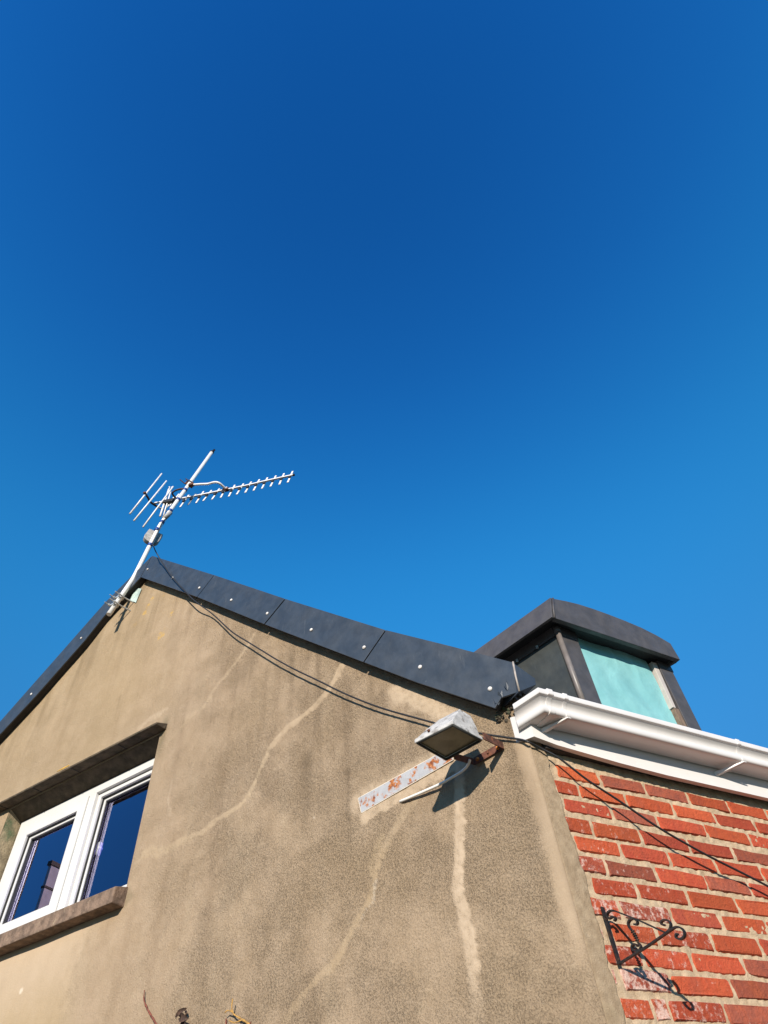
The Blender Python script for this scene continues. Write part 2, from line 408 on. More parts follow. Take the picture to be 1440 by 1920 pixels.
# ------------------------------------------------------------------ materials
class M:
    def __init__(self, name, rough=0.6, metal=0.0, spec=0.5):
        self.m = bpy.data.materials.new(name); self.m.use_nodes = True
        self.t = self.m.node_tree; self.b = self.t.nodes['Principled BSDF']
        self.b.inputs['Roughness'].default_value = rough
        self.b.inputs['Metallic'].default_value = metal
        self.b.inputs['Specular IOR Level'].default_value = spec
        self.pos = None
    def n(self, t, **kw):
        x = self.t.nodes.new(t)
        for k, v in kw.items(): setattr(x, k, v)
        return x
    def set(self, sock, v):
        if isinstance(v, bpy.types.NodeSocket): self.t.links.new(v, sock)
        elif isinstance(v, (tuple, list)) and len(v) == 3 and sock.type == 'RGBA': sock.default_value = (*v, 1)
        else: sock.default_value = v
    def P(self, scale=(1, 1, 1), obj=False):
        if obj:
            s = self.n('ShaderNodeTexCoord').outputs['Object']
        else:
            s = self.n('ShaderNodeNewGeometry').outputs['Position']
        if scale == (1, 1, 1): return s
        v = self.n('ShaderNodeVectorMath', operation='MULTIPLY'); self.set(v.inputs[0], s); v.inputs[1].default_value = scale
        return v.outputs[0]
    def noise(self, scale, detail=4, rough=0.55, vec=None, dist=0.0):
        x = self.n('ShaderNodeTexNoise'); x.inputs['Scale'].default_value = scale
        x.inputs['Detail'].default_value = detail; x.inputs['Roughness'].default_value = rough; x.inputs['Distortion'].default_value = dist
        self.set(x.inputs['Vector'], vec if vec is not None else self.P()); return x.outputs['Fac']
    def voro(self, scale, vec=None, feature='F1'):
        x = self.n('ShaderNodeTexVoronoi', feature=feature); x.inputs['Scale'].default_value = scale
        self.set(x.inputs['Vector'], vec if vec is not None else self.P()); return x.outputs['Distance']
    def ramp(self, f, a, b, c0=0.0, c1=1.0):
        x = self.n('ShaderNodeMapRange'); x.interpolation_type = 'SMOOTHSTEP'
        self.set(x.inputs['Value'], f); x.inputs['From Min'].default_value = a; x.inputs['From Max'].default_value = b
        x.inputs['To Min'].default_value = c0; x.inputs['To Max'].default_value = c1; return x.outputs['Result']
    def mix(self, f, a, b, mode='MIX'):
        x = self.n('ShaderNodeMix', data_type='RGBA', blend_type=mode)
        self.set(x.inputs['Factor'], f); self.set(x.inputs[6], a); self.set(x.inputs[7], b); return x.outputs[2]
    def math(self, op, a, b=0.0):
        x = self.n('ShaderNodeMath', operation=op); self.set(x.inputs[0], a); self.set(x.inputs[1], b); return x.outputs[0]
    def attr(self, name):
        x = self.n('ShaderNodeAttribute'); x.attribute_name = name; return x
    def sep(self, c):
        x = self.n('ShaderNodeSeparateColor'); self.set(x.inputs[0], c); return x.outputs
    def color(self, c): self.set(self.b.inputs['Base Color'], c)
    def rough(self, r): self.set(self.b.inputs['Roughness'], r)
    def bump(self, h, dist=0.002, strength=1.0, chain=None):
        x = self.n('ShaderNodeBump'); self.set(x.inputs['Height'], h); x.inputs['Distance'].default_value = dist
        self.set(x.inputs['Strength'], strength)
        if chain is not None: self.t.links.new(chain, x.inputs['Normal'])
        return x.outputs[0]
    def normal(self, s): self.t.links.new(s, self.b.inputs['Normal'])

def simple(name, colr, rough=0.5, metal=0.0, var=0.12, scale=20, bump=0.0, bscale=60, spec=0.5, dirt=None, dscale=9, damt=(0.55, 0.75)):
    m = M(name, rough, metal, spec)
    f = m.noise(scale, 5)
    lo = tuple(c * (1 - var) for c in colr); hi = tuple(min(1, c * (1 + var)) for c in colr)
    c = m.mix(m.ramp(f, 0.3, 0.7), lo, hi)
    if dirt is not None:
        c = m.mix(m.ramp(m.noise(dscale, 7, 0.65), damt[0], damt[1]), c, dirt)
    m.color(c)
    if bump > 0: m.normal(m.bump(m.noise(bscale, 5), bump))
    return m.m

# rough-cast render, with its smears, stains, painted groove shade and lichen held in vertex attributes
def make_render_material():
    m = M('render_wall', 0.95, spec=0.15)
    big = m.noise(1.6, 5, 0.6)
    mid = m.noise(9, 6, 0.6)
    grain = m.noise(175, 4, 0.7)
    streak = m.noise(1.0, 5, 0.6, m.P((9, 9, 0.8)))
    c = m.mix(m.ramp(mid, 0.3, 0.72), (0.322, 0.233, 0.151), (0.372, 0.274, 0.184))
    c = m.mix(m.ramp(big, 0.42, 0.66, 0, 0.4), c, (0.350, 0.248, 0.148))
    c = m.mix(m.ramp(m.noise(26, 5, 0.7), 0.56, 0.74, 0, 0.35), c, (0.44, 0.335, 0.22))
    c = m.mix(m.ramp(m.noise(5.0, 6, 0.7), 0.55, 0.75, 0, 0.16), c, (0.20, 0.135, 0.08))
    c = m.mix(m.ramp(streak, 0.50, 0.74, 0, 0.36), c, (0.22, 0.152, 0.096))
    c = m.mix(m.ramp(streak, 0.46, 0.28, 0, 0.22), c, (0.42, 0.325, 0.22))
    w = m.attr('wear_shade'); s = m.sep(w.outputs['Color'])
    c = m.mix(m.math('MULTIPLY', s[2], 0.62), c, (0.125, 0.088, 0.055))
    c = m.mix(m.math('MULTIPLY', s[0], 0.8), c, (0.49, 0.378, 0.27))
    c = m.mix(m.math('MULTIPLY', s[1], 0.62), c, (0.33, 0.245, 0.118))
    w2 = m.attr('growth'); s2 = m.sep(w2.outputs['Color'])
    c = m.mix(m.math('MULTIPLY', s2[1], 0.7), c, (0.62, 0.53, 0.42))
    c = m.mix(s2[0], c, (0.55, 0.32, 0.055))
    c = m.mix(m.math('MULTIPLY', s2[2], 0.8), c, (0.11, 0.10, 0.055))
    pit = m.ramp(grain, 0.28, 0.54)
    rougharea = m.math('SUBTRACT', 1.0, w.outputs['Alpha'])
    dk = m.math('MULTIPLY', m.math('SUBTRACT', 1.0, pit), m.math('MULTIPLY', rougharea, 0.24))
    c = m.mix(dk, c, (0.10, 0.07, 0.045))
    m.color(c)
    v = m.voro(125, None, 'SMOOTH_F1')
    h = m.math('ADD', m.noise(88, 9, 0.78), m.math('MULTIPLY', v, 0.35))
    h = m.math('ADD', h, m.math('MULTIPLY', pit, 0.45))
    st = m.ramp(rougharea, 0, 1, 0.14, 1.0)
    var = m.ramp(m.noise(3.2, 5, 0.65), 0.36, 0.62, 0.55, 0.88)
    n1 = m.bump(h, 0.0125, m.math('MULTIPLY', st, var))
    m.normal(m.bump(m.noise(420, 3), 0.0012, 0.6, n1))
    return m.m

def make_brick_material():
    m = M('brick_clay', 0.9, spec=0.2)
    oi = m.n('ShaderNodeObjectInfo')
    oc = m.sep(oi.outputs['Color'])
    off = m.n('ShaderNodeVectorMath', operation='ADD')
    mul = m.n('ShaderNodeVectorMath', operation='SCALE'); mul.inputs[0].default_value = (7.3, 3.1, 5.7)
    m.set(mul.inputs['Scale'], oi.outputs['Random'])
    m.set(off.inputs[0], m.P()); m.set(off.inputs[1], mul.outputs[0]); p = off.outputs[0]
    cr = m.n('ShaderNodeValToRGB'); e = cr.color_ramp.elements
    e[0].position = 0.0; e[0].color = (0.48, 0.112, 0.034, 1)
    e[1].position = 1.0; e[1].color = (0.24, 0.072, 0.048, 1)
    for ps, c_ in ((0.22, (0.46, 0.086, 0.031, 1)), (0.45, (0.42, 0.065, 0.030, 1)), (0.68, (0.36, 0.058, 0.033, 1)), (0.86, (0.30, 0.082, 0.050, 1))):
        x = e.new(ps); x.color = c_
    m.set(cr.inputs['Fac'], oc[0])
    c = cr.outputs['Color']
    # bands across the face from firing
    band = m.noise(1, 3, 0.5, None)
    pv = m.n('ShaderNodeVectorMath', operation='MULTIPLY'); m.set(pv.inputs[0], p); pv.inputs[1].default_value = (16, 2, 3)
    band = m.noise(1.0, 4, 0.6, pv.outputs[0])
    c = m.mix(m.ramp(band, 0.52, 0.74, 0, 0.6), c, (0.23, 0.062, 0.042))
    c = m.mix(m.ramp(band, 0.44, 0.26, 0, 0.5), c, (0.46, 0.105, 0.036))
    c = m.mix(m.ramp(m.noise(160, 4, 0.7, p), 0.58, 0.78, 0, 0.55), c, (0.14, 0.03, 0.02))
    c = m.mix(m.ramp(m.noise(230, 3, 0.6, p), 0.66, 0.74, 0, 0.6), c, (0.62, 0.40, 0.25))
    c = m.mix(m.ramp(m.noise(38, 6, 0.7, p), 0.35, 0.68, 0.0, 0.42), c, (0.48, 0.105, 0.045))
    c = m.mix(m.ramp(m.noise(21, 6, 0.7, p), 0.56, 0.74, 0.0, 0.5), c, (0.20, 0.040, 0.026))
    vv = m.n('ShaderNodeVectorMath', operation='SCALE'); m.set(vv.inputs[0], c); m.set(vv.inputs['Scale'], m.ramp(oc[2], 0, 1, 0.78, 1.12)); c = vv.outputs[0]
    # lime bloom and mortar smears, strength per brick
    bl = m.math('ADD', m.noise(46, 7, 0.72, p), m.math('MULTIPLY', oc[1], 0.34))
    c = m.mix(m.ramp(bl, 0.70, 0.86, 0, 0.85), c, (0.66, 0.47, 0.39))
    m.color(c)
    h = m.math('ADD', m.noise(70, 6, 0.7, p), m.math('MULTIPLY', m.noise(340, 3, 0.6, p), 0.3))
    m.normal(m.bump(h, 0.009, 0.9))
    return m.m

def make_mortar_material(name='mortar', dark=(0.40, 0.285, 0.180), light=(0.54, 0.405, 0.272)):
    m = M(name, 0.95, spec=0.1)
    c = m.mix(m.ramp(m.noise(28, 6, 0.65), 0.3, 0.7), dark, light)
    c = m.mix(m.ramp(m.noise(210, 4, 0.7), 0.60, 0.72, 0, 0.6), c, (0.20, 0.15, 0.10))
    c = m.mix(m.ramp(m.noise(7, 4), 0.56, 0.72, 0, 0.4), c, (0.34, 0.26, 0.15))
    m.color(c)
    m.normal(m.bump(m.noise(240, 5, 0.7), 0.004, 0.9))
    return m.m

def make_slate_metal(name, colr, rough, spots=True):
    m = M(name, rough, spec=0.5)
    f = m.noise(14, 6, 0.6)
    c = m.mix(m.ramp(f, 0.3, 0.7), tuple(x * 0.85 for x in colr), tuple(x * 1.2 for x in colr))
    if spots:
        c = m.mix(m.ramp(m.noise(60, 8, 0.75), 0.64, 0.74, 0, 0.55), c, (0.20, 0.21, 0.22))
        st = m.noise(2.0, 5, 0.65, m.P((22, 22, 4)))
        c = m.mix(m.ramp(st, 0.60, 0.78, 0, 0.35), c, (0.13, 0.135, 0.14))
    m.color(c)
    m.rough(m.ramp(m.noise(9, 6, 0.6), 0.25, 0.75, rough - 0.08, rough + 0.14))
    n1 = m.bump(m.noise(4.0, 3), 0.010, 0.5)
    m.normal(m.bump(m.noise(160, 3), 0.0006, 0.5, n1))
    return m.m

def make_rust_paint(name, paint, cover=(0.50, 0.60), rough=0.55, scale=16):
    m = M(name, rough)
    r = m.noise(scale, 8, 0.68)
    rust = m.mix(m.ramp(m.noise(70, 5), 0.35, 0.65), (0.16, 0.040, 0.014), (0.42, 0.145, 0.035))
    p = m.mix(m.ramp(m.noise(30, 5), 0.3, 0.7), tuple(x * 0.85 for x in paint), paint)
    f = m.ramp(r, cover[0], cover[1])
    m.color(m.mix(f, p, rust))
    m.rough(m.ramp(f, 0, 1, rough, 0.9))
    m.normal(m.bump(m.math('ADD', r, m.math('MULTIPLY', m.noise(180, 4), 0.4)), 0.0025, 0.6))
    return m.m

def make_glass(name, tint=(1, 1, 1), boost=1.0):
    mt = bpy.data.materials.new(name); mt.use_nodes = True
    t = mt.node_tree; t.nodes.clear()
    o = t.nodes.new('ShaderNodeOutputMaterial'); mx = t.nodes.new('ShaderNodeMixShader')
    tr = t.nodes.new('ShaderNodeBsdfTransparent'); tr.inputs[0].default_value = (*tint, 1)
    gl = t.nodes.new('ShaderNodeBsdfGlossy'); gl.inputs['Roughness'].default_value = 0.0; gl.inputs['Color'].default_value = (0.70, 0.68, 1, 1)
    fr = t.nodes.new('ShaderNodeFresnel'); fr.inputs['IOR'].default_value = 1.52
    mu = t.nodes.new('ShaderNodeMath'); mu.operation = 'MULTIPLY'; mu.use_clamp = True; mu.inputs[1].default_value = boost
    # float glass is never quite flat
    nz = t.nodes.new('ShaderNodeTexNoise'); nz.inputs['Scale'].default_value = 1.5
    bp = t.nodes.new('ShaderNodeBump'); bp.inputs['Distance'].default_value = 0.001; bp.inputs['Strength'].default_value = 0.05
    t.links.new(nz.outputs['Fac'], bp.inputs['Height']); t.links.new(bp.outputs[0], gl.inputs['Normal'])
    t.links.new(fr.outputs[0], mu.inputs[0]); t.links.new(mu.outputs[0], mx.inputs[0])
    t.links.new(tr.outputs[0], mx.inputs[1]); t.links.new(gl.outputs[0], mx.inputs[2]); t.links.new(mx.outputs[0], o.inputs[0])
    return mt

MAT = {}
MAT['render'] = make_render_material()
MAT['brick'] = make_brick_material()
MAT['mortar'] = make_mortar_material()
MAT['strip'] = make_mortar_material('corner_render', (0.275, 0.198, 0.125), (0.375, 0.280, 0.185))
MAT['slate_metal'] = make_slate_metal('verge_metal', (0.036, 0.043, 0.054), 0.36)
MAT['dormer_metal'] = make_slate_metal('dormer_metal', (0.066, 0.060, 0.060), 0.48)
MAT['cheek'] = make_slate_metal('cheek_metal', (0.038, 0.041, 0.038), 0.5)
MAT['pvc'] = simple('white_pvc', (0.665, 0.625, 0.595), 0.32, var=0.03, scale=6, dirt=(0.54, 0.50, 0.46), dscale=14, damt=(0.62, 0.85))
MAT['pvc_frame'] = simple('white_window_frame', (0.60, 0.585, 0.565), 0.28, var=0.03, scale=5)
MAT['stone_sill'] = simple('sill_concrete', (0.17, 0.112, 0.077), 0.9, var=0.35, scale=24, bump=0.006, bscale=70, dirt=(0.33, 0.25, 0.16), dscale=30, damt=(0.6, 0.75))
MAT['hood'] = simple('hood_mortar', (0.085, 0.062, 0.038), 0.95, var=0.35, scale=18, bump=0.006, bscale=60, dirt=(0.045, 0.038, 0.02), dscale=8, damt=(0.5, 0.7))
MAT['reveal'] = simple('reveal_render', (0.30, 0.235, 0.145), 0.95, var=0.3, scale=14, bump=0.005, bscale=80, dirt=(0.10, 0.14, 0.07), dscale=5, damt=(0.5, 0.68))
MAT['black'] = simple('black_rubber', (0.012, 0.012, 0.013), 0.55, var=0.2)
MAT['dark_timber'] = simple('dark_board', (0.025, 0.022, 0.020), 0.8, var=0.3, bump=0.002)
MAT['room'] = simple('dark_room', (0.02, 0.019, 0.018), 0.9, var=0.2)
MAT['glass'] = make_glass('window_glass', (0.9, 0.93, 0.92), 4.0)
MAT['aluminium'] = simple('aerial_aluminium', (0.74, 0.70, 0.67), 0.5, metal=0.1, var=0.10, scale=40, dirt=(0.40, 0.38, 0.35), dscale=30, damt=(0.58, 0.78))
MAT['mast'] = simple('mast_aluminium', (0.74, 0.71, 0.67), 0.45, metal=0.1, var=0.08, scale=20, dirt=(0.42, 0.40, 0.37), dscale=20, damt=(0.58, 0.8))
MAT['rust'] = simple('rust', (0.095, 0.036, 0.022), 0.9, var=0.5, scale=60, bump=0.002, dirt=(0.26, 0.085, 0.026), dscale=40, damt=(0.54, 0.74))
MAT['rust_dark'] = simple('dark_rust', (0.060, 0.028, 0.019), 0.85, var=0.5, scale=50, bump=0.002)
MAT['blue_tape'] = simple('blue_tape', (0.010, 0.045, 0.22), 0.4, var=0.2)
MAT['amp'] = simple('grey_plastic', (0.30, 0.285, 0.265), 0.6, var=0.25, scale=40)
MAT['iron'] = simple('black_iron', (0.016, 0.015, 0.014), 0.5, metal=0.3, var=0.3, scale=90, bump=0.001, bscale=200, dirt=(0.075, 0.035, 0.02), dscale=45, damt=(0.45, 0.7))
MAT['zinc'] = simple('zinc', (0.55, 0.56, 0.55), 0.45, metal=0.6, var=0.2, scale=50, dirt=(0.24, 0.16, 0.10), dscale=40, damt=(0.6, 0.8))
MAT['green_plate'] = simple('weathered_plate', (0.38, 0.47, 0.43), 0.6, var=0.25, scale=30, dirt=(0.50, 0.50, 0.44), dscale=50)
MAT['rivet'] = simple('rivet_head', (0.66, 0.62, 0.58), 0.5, var=0.2, scale=120, dirt=(0.30, 0.22, 0.17), dscale=90, damt=(0.5, 0.7))
MAT['lamp_body'] = simple('weathered_casting', (0.43, 0.41, 0.39), 0.7, var=0.18, scale=26, bump=0.0015, bscale=120, dirt=(0.16, 0.14, 0.125), dscale=38, damt=(0.50, 0.70))
MAT['gasket'] = simple('gasket', (0.02, 0.02, 0.018), 0.7)
MAT['strap'] = make_rust_paint('rusty_grey_paint', (0.38, 0.375, 0.38), (0.50, 0.58), 0.5, 18)
MAT['white_edge'] = make_mortar_material('pale_bedding', (0.58, 0.50, 0.40), (0.72, 0.64, 0.54))
MAT['white_cable'] = simple('white_cable', (0.72, 0.68, 0.63), 0.45, var=0.06)
MAT['wood'] = simple('bare_batten', (0.17, 0.115, 0.08), 0.8, var=0.25, scale=40)
MAT['white_batten'] = simple('white_batten', (0.46, 0.41, 0.37), 0.6, var=0.08)
MAT['roof'] = simple('slate_roof', (0.06, 0.062, 0.068), 0.7, var=0.3, scale=6, bump=0.004, bscale=20)
MAT['twig'] = simple('dead_twig', (0.17, 0.05, 0.03), 0.85, var=0.35, scale=120)
MAT['straw'] = simple('dry_stem', (0.40, 0.22, 0.055), 0.8, var=0.3, scale=90)
MAT['leaf'] = simple('dead_leaf', (0.055, 0.028, 0.017), 0.8, var=0.5, scale=90)
MAT['neighbour'] = simple('pink_render', (0.78, 0.60, 0.54), 0.9, var=0.12, scale=3)
MAT['ground'] = simple('ground', (0.105, 0.085, 0.062), 0.95, var=0.3, scale=0.7, bump=0.01, bscale=14, dirt=(0.06, 0.08, 0.03), dscale=0.12, damt=(0.48, 0.62))

def make_tarp():
    m = M('turquoise_sheet', 0.55)
    c = m.mix(m.ramp(m.noise(7, 4), 0.3, 0.7), (0.19, 0.43, 0.435), (0.235, 0.49, 0.49))
    c = m.mix(m.ramp(m.noise(40, 6, 0.7), 0.72, 0.82, 0, 0.25), c, (0.36, 0.56, 0.50))
    m.color(c)
    m.normal(m.bump(m.noise(6, 3, 0.5, None, 0.5), 0.022, 0.4))
    return m.m
MAT['tarp'] = make_tarp()

def make_lampglass():
    m = M('floodlight_glass', 0.22)
    c = m.mix(m.ramp(m.noise(11, 5), 0.35, 0.7), (0.105, 0.095, 0.062), (0.165, 0.150, 0.095))
    m.color(c)
    return m.m
MAT['lamp_glass'] = make_lampglass()

# ------------------------------------------------------------------ ground
gv = [(-300, -300, 0), (300, -300, 0), (300, 300, 0), (-300, 300, 0)]
ground = add('ground', (gv, [(0, 1, 2, 3)]), MAT['ground'])
tag(ground, 'pale gravel and earth yard with rough grass around the house', kind='structure')

# ------------------------------------------------------------------ the house
house = empty('house', P0)
tag(house, 'old house with tan roughcast gable wall and red brick side wall', 'house')

VRB = DATA['verge_r_bot']; VRT = DATA['verge_r_top']; VLB = DATA['verge_l_bot']; VLT = DATA['verge_l_top']
slope_l = (VLB[-1][1] - VLB[0][1]) / (VLB[-1][0] - VLB[0][0])
FAR_U = 5.75
VLB_END = [FAR_U, VLB[-1][1] + slope_l * (FAR_U - VLB[-1][0])]
VLT_END = [FAR_U + 0.03, VLT[-1][1] + slope_l * (FAR_U + 0.03 - VLT[-1][0])]

HOLE = (2.175, 3.53, 2.90, 3.80)

def gable_top(u):
    xs = np.array([-0.1] + [p[0] for p in VRB[5::-1]] + [p[0] for p in VLB[1:]] + [VLB_END[0]])
    ys = np.array([2.86] + [p[1] for p in VRB[5::-1]] + [p[1] for p in VLB[1:]] + [VLB_END[1]])
    return np.interp(u, xs, ys) + 0.11

def build_gable():
    st = 0.0075
    seg = lambda a, b: np.linspace(a, b, max(2, int(round((b - a) / st)) + 1))
    us = np.unique(np.round(np.concatenate([seg(0, HOLE[0]), seg(HOLE[0], HOLE[1]), seg(HOLE[1], 4.3)]), 5))
    vs = np.unique(np.round(np.concatenate([seg(1.95, HOLE[2]), seg(HOLE[2], HOLE[3]), seg(HOLE[3], 5.66)]), 5))
    U, V = np.meshgrid(us, vs, indexing='ij')
    cream = np.zeros(U.shape); olive = np.zeros(U.shape); stain_shade = np.zeros(U.shape); smooth = np.zeros(U.shape)
    lich = np.zeros(U.shape); white = np.zeros(U.shape); moss = np.zeros(U.shape)
    wob = fbm(U, V, 22, 3, 3); wob2 = fbm(U, V, 70, 3, 9)
    S = DATA['smear']
    def band(key, hw, soft=0.35, amp=0.6):
        d, run = pdist(U + 0.010 * wob2, V + 0.010 * wob, S[key])
        h = hw * (1 + (0.3 if key == 'd' else amp) * wob)
        return 1 - sstep(h * (1 - soft), h * (1 + soft), d), run
    for key, hw, cr, ol, sm in (('a', .014, .30, .14, .6), ('a2', .013, .25, .2, .5), ('b', .018, .40, .14, .8), ('b2', .014, .34, .25, .6),
                                ('b3', .021, .32, .28, .6), ('c', .018, .26, .2, .5), ('c2', .014, .05, .26, .6), ('c3', .014, .08, .3, .4),
                                ('d', .023, 0.95, 0, .85), ('e', .042, .9, .1, .75), ('e2', .045, .9, .1, .7), ('pl', .045, .6, .05, .7),
                                ('pl2', .035, .75, .1, .8), ('h', .022, .6, 0, .6), ('k', .010, .5, 0, .5)):
        b, run = band(key, hw, 0.5 if key in ('a', 'a2', 'c3', 'e', 'e2', 'pl', 'h') else 0.3)
        b = b * np.clip(0.75 + 0.45 * wob2, 0.3, 1)
        cream = np.maximum(cream, b * cr); olive = np.maximum(olive, b * ol); smooth = np.maximum(smooth, b * sm)
    b, run = band('c4', .0035, .5); white = np.maximum(white, b * 0.55)
    for key, hw, am in (('s1', .045, .8), ('s2', .020, 1.0), ('s3', .04, .5), ('s4', .05, .45), ('s5', .014, .7), ('s6', .045, .5), ('s7', .05, .5)):
        d, run = pdist(U + 0.01 * wob, V, S[key])
        b = (1 - sstep(0, hw * 1.4, d)) * sstep(0, 0.15, run) * (1 - 0.8 * run)
        stain_shade = np.maximum(stain_shade, b * am)
    # dark stains draining down under the verge
    dv = gable_top(U) - 0.11 - V
    drip = np.clip(fbm(U * 1.0, V * 0.10, 16, 3, 31) * 1.6, 0, 1) * (1 - sstep(0.05, 0.9, dv))
    stain_shade = np.maximum(stain_shade, drip * 0.7)
    # smooth, paler patch below the window sill
    p = sstep(2.24, 2.50, U + 0.05 * wob - 0.06 * (2.9 - V)) * (1 - sstep(2.84, 2.90, V))
    fade = sstep(2.25, 2.85, V + 0.05 * wob)
    smooth = np.maximum(smooth, 0.8 * p); cream = np.maximum(cream, p * fade * 0.75); olive = np.maximum(olive, p * (1 - fade) * 0.75)
    # left of the gable the render is worn smoother
    smooth = np.maximum(smooth, 0.45 * sstep(1.3, 2.3, U))
    olive = np.maximum(olive, 0.35 * sstep(1.9, 2.9, U) * sstep(3.4, 3.9, V))
    # smooth margin at the corner
    d, _ = pdist(U, V, S['band']); mgn = 1 - sstep(0.02, 0.075, d + 0.012 * wob)
    smooth = np.maximum(smooth, 0.75 * mgn); cream = np.maximum(cream, 0.22 * mgn)
    stain_shade = np.maximum(stain_shade, (1 - sstep(0.0, 0.012, U)) * 0.8)  # shade of the corner groove, painted as a dark line
    for i, (a, c) in enumerate(DATA['lichen']):
        r = (.018, .02, .014, .026, .012, .016)[i]
        lich = np.maximum(lich, (1 - sstep(r * .5, r * 1.3, np.hypot(U - a, (V - c) * 0.8) + r * 1.4 * wob2)) * 0.5)
    top = (1 - sstep(0.0, 0.45, np.hypot(U - 2.62, V - 5.2)))
    lich = np.maximum(lich, np.clip(fbm(U, V, 18, 4, 57) * 2.2 - 1.0, 0, 1) * top * 0.6)
    a, c = DATA['spot_white']; white = np.maximum(white, 1 - sstep(.008, .016, np.hypot(U - a, V - c)))
    white = np.maximum(white, (1 - sstep(.004, .008, np.hypot(U - 1.02, V - 2.93))) )
    moss = np.maximum(moss, (1 - sstep(0, .05, np.abs(U - 2.15))) * sstep(3.6, 3.75, V) * (1 - sstep(3.86, 3.95, V)) * 0.6)
    moss = np.maximum(moss, (1 - sstep(0.02, .07, np.abs(U - 2.15) + np.abs(V - 2.91))) * 0.5)
    # relief: rough-cast lumps, hollows of the old wall, raised smears
    edge = np.minimum.reduce([sstep(0, 0.02, U), 1 - (sstep(0.0, 0.02, 0.02 - np.maximum.reduce([HOLE[0] - U, U - HOLE[1], HOLE[2] - V, V - HOLE[3]])))])
    und = fbm(U, V, 2.2, 3, 77) * 0.006
    lump = (fbm(U, V, 34, 2, 41) * 0.35 + fbm(U, V, 66, 2, 43) * 0.65) * 0.0022 * (1 - 0.85 * smooth) * (0.55 + 0.45 * np.clip(fbm(U, V, 3, 3, 88) + 0.6, 0, 1))
    rise = 0.0022 * np.clip(cream + olive, 0, 1) * np.clip(smooth * 1.3, 0, 1)
    W = (und + lump + rise) * np.clip(edge, 0, 1)
    uc = (us[:-1] + us[1:]) / 2; vc = (vs[:-1] + vs[1:]) / 2
    UC, VC = np.meshgrid(uc, vc, indexing='ij')
    keep = (VC < gable_top(UC)) & ~((UC > HOLE[0]) & (UC < HOLE[1]) & (VC > HOLE[2]) & (VC < HOLE[3]))
    nu, nv = len(us), len(vs)
    idx = np.arange(nu * nv).reshape(nu, nv)
    q = np.stack([idx[:-1, :-1], idx[:-1, 1:], idx[1:, 1:], idx[1:, :-1]], -1)[keep]
    used = np.zeros(nu * nv, bool); used[q.ravel()] = True
    remap = np.cumsum(used) - 1
    q = remap[q]
    pos = (P0[None] + U.ravel()[:, None] * TU + V.ravel()[:, None] * UP + W.ravel()[:, None] * NW)[used]
    low = sstep(1.97, 2.35, V)
    cream, olive, stain_shade, smooth = cream * low, olive * low, stain_shade * low, smooth * low
    A1 = np.stack([cream, olive, stain_shade, smooth], -1).reshape(-1, 4)[used]
    A2 = np.stack([lich, white, moss, np.zeros_like(lich)], -1).reshape(-1, 4)[used]
    extra = [G(0, 0), G(4.3, 0), G(4.3, 1.95), G(0, 1.95), G(FAR_U, 0), G(FAR_U, VLB_END[1] + 0.1), G(4.3, float(gable_top(4.3)) - 0.01)]
    n0 = len(pos)
    pos = np.concatenate([pos, np.array(extra)])
    A1 = np.concatenate([A1, np.zeros((7, 4))]); A2 = np.concatenate([A2, np.zeros((7, 4))])
    faces = q.tolist() + [[n0, n0 + 3, n0 + 2, n0 + 1], [n0 + 1, n0 + 6, n0 + 5, n0 + 4]]
    c = np.array(G(2.9, 2.8, 0))
    me = bpy.data.meshes.new('gable_wall')
    me.from_pydata((pos - c).tolist(), [], faces)
    for nm, arr in (('wear_shade', A1), ('growth', A2)):
        at = me.attributes.new(nm, 'FLOAT_COLOR', 'POINT')
        at.data.foreach_set('color', arr.astype(np.float32).ravel())
    me.polygons.foreach_set('use_smooth', [True] * len(me.polygons))
    me.materials.append(MAT['render'])
    o = bpy.data.objects.new('gable_wall', me)
    link(o, house, c)
    return o

gable_obj = build_gable()

# --- window opening, hood over it and sill under it
add('window_reveal', gbox(3.53, 3.64, 2.86, 3.86, -0.20, -0.003), MAT['reveal'], house)
add('window_reveal', gbox(2.05, 2.175, 2.86, 3.86, -0.20, -0.003), MAT['reveal'], house)
hp = [(-0.003, 3.806), (-0.10, 3.752), (-0.20, 3.752), (-0.20, 3.90), (-0.003, 3.90)]
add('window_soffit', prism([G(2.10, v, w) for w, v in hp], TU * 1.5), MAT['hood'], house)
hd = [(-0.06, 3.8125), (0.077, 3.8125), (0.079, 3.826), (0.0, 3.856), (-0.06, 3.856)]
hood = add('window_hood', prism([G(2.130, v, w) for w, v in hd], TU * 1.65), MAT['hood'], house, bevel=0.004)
# drip groove lip and hairline joints in the hood, then an orange lichen patch
for a in (2.45, 2.86, 3.22, 3.55):
    add('hood_joint', gbox(a, a + 0.004, 3.8095, 3.8135, 0.002, 0.076), MAT['dark_timber'], hood)
lp = [G(2.93 + a, 3.832 + b, 0.079 - 0.7 * b) for a, b in ((-.055, -.004), (-.02, -.008), (.02, -.005), (.06, -.001), (.05, .012), (.01, .016), (-.04, .010))]
mat_l = simple('orange_lichen', (0.62, 0.33, 0.02), 0.9, var=0.3, scale=60, bump=0.004, bscale=140)
add('lichen_patch', prism(lp, NW * 0.004), mat_l, hood)
sp_ = [(-0.17, 2.868), (0.078, 2.873), (0.078, 2.945), (0.0, 2.964), (-0.17, 2.990)]
add('window_sill', prism([G(2.158, v, w) for w, v in sp_], TU * 1.5), MAT['stone_sill'], house, bevel=0.005)

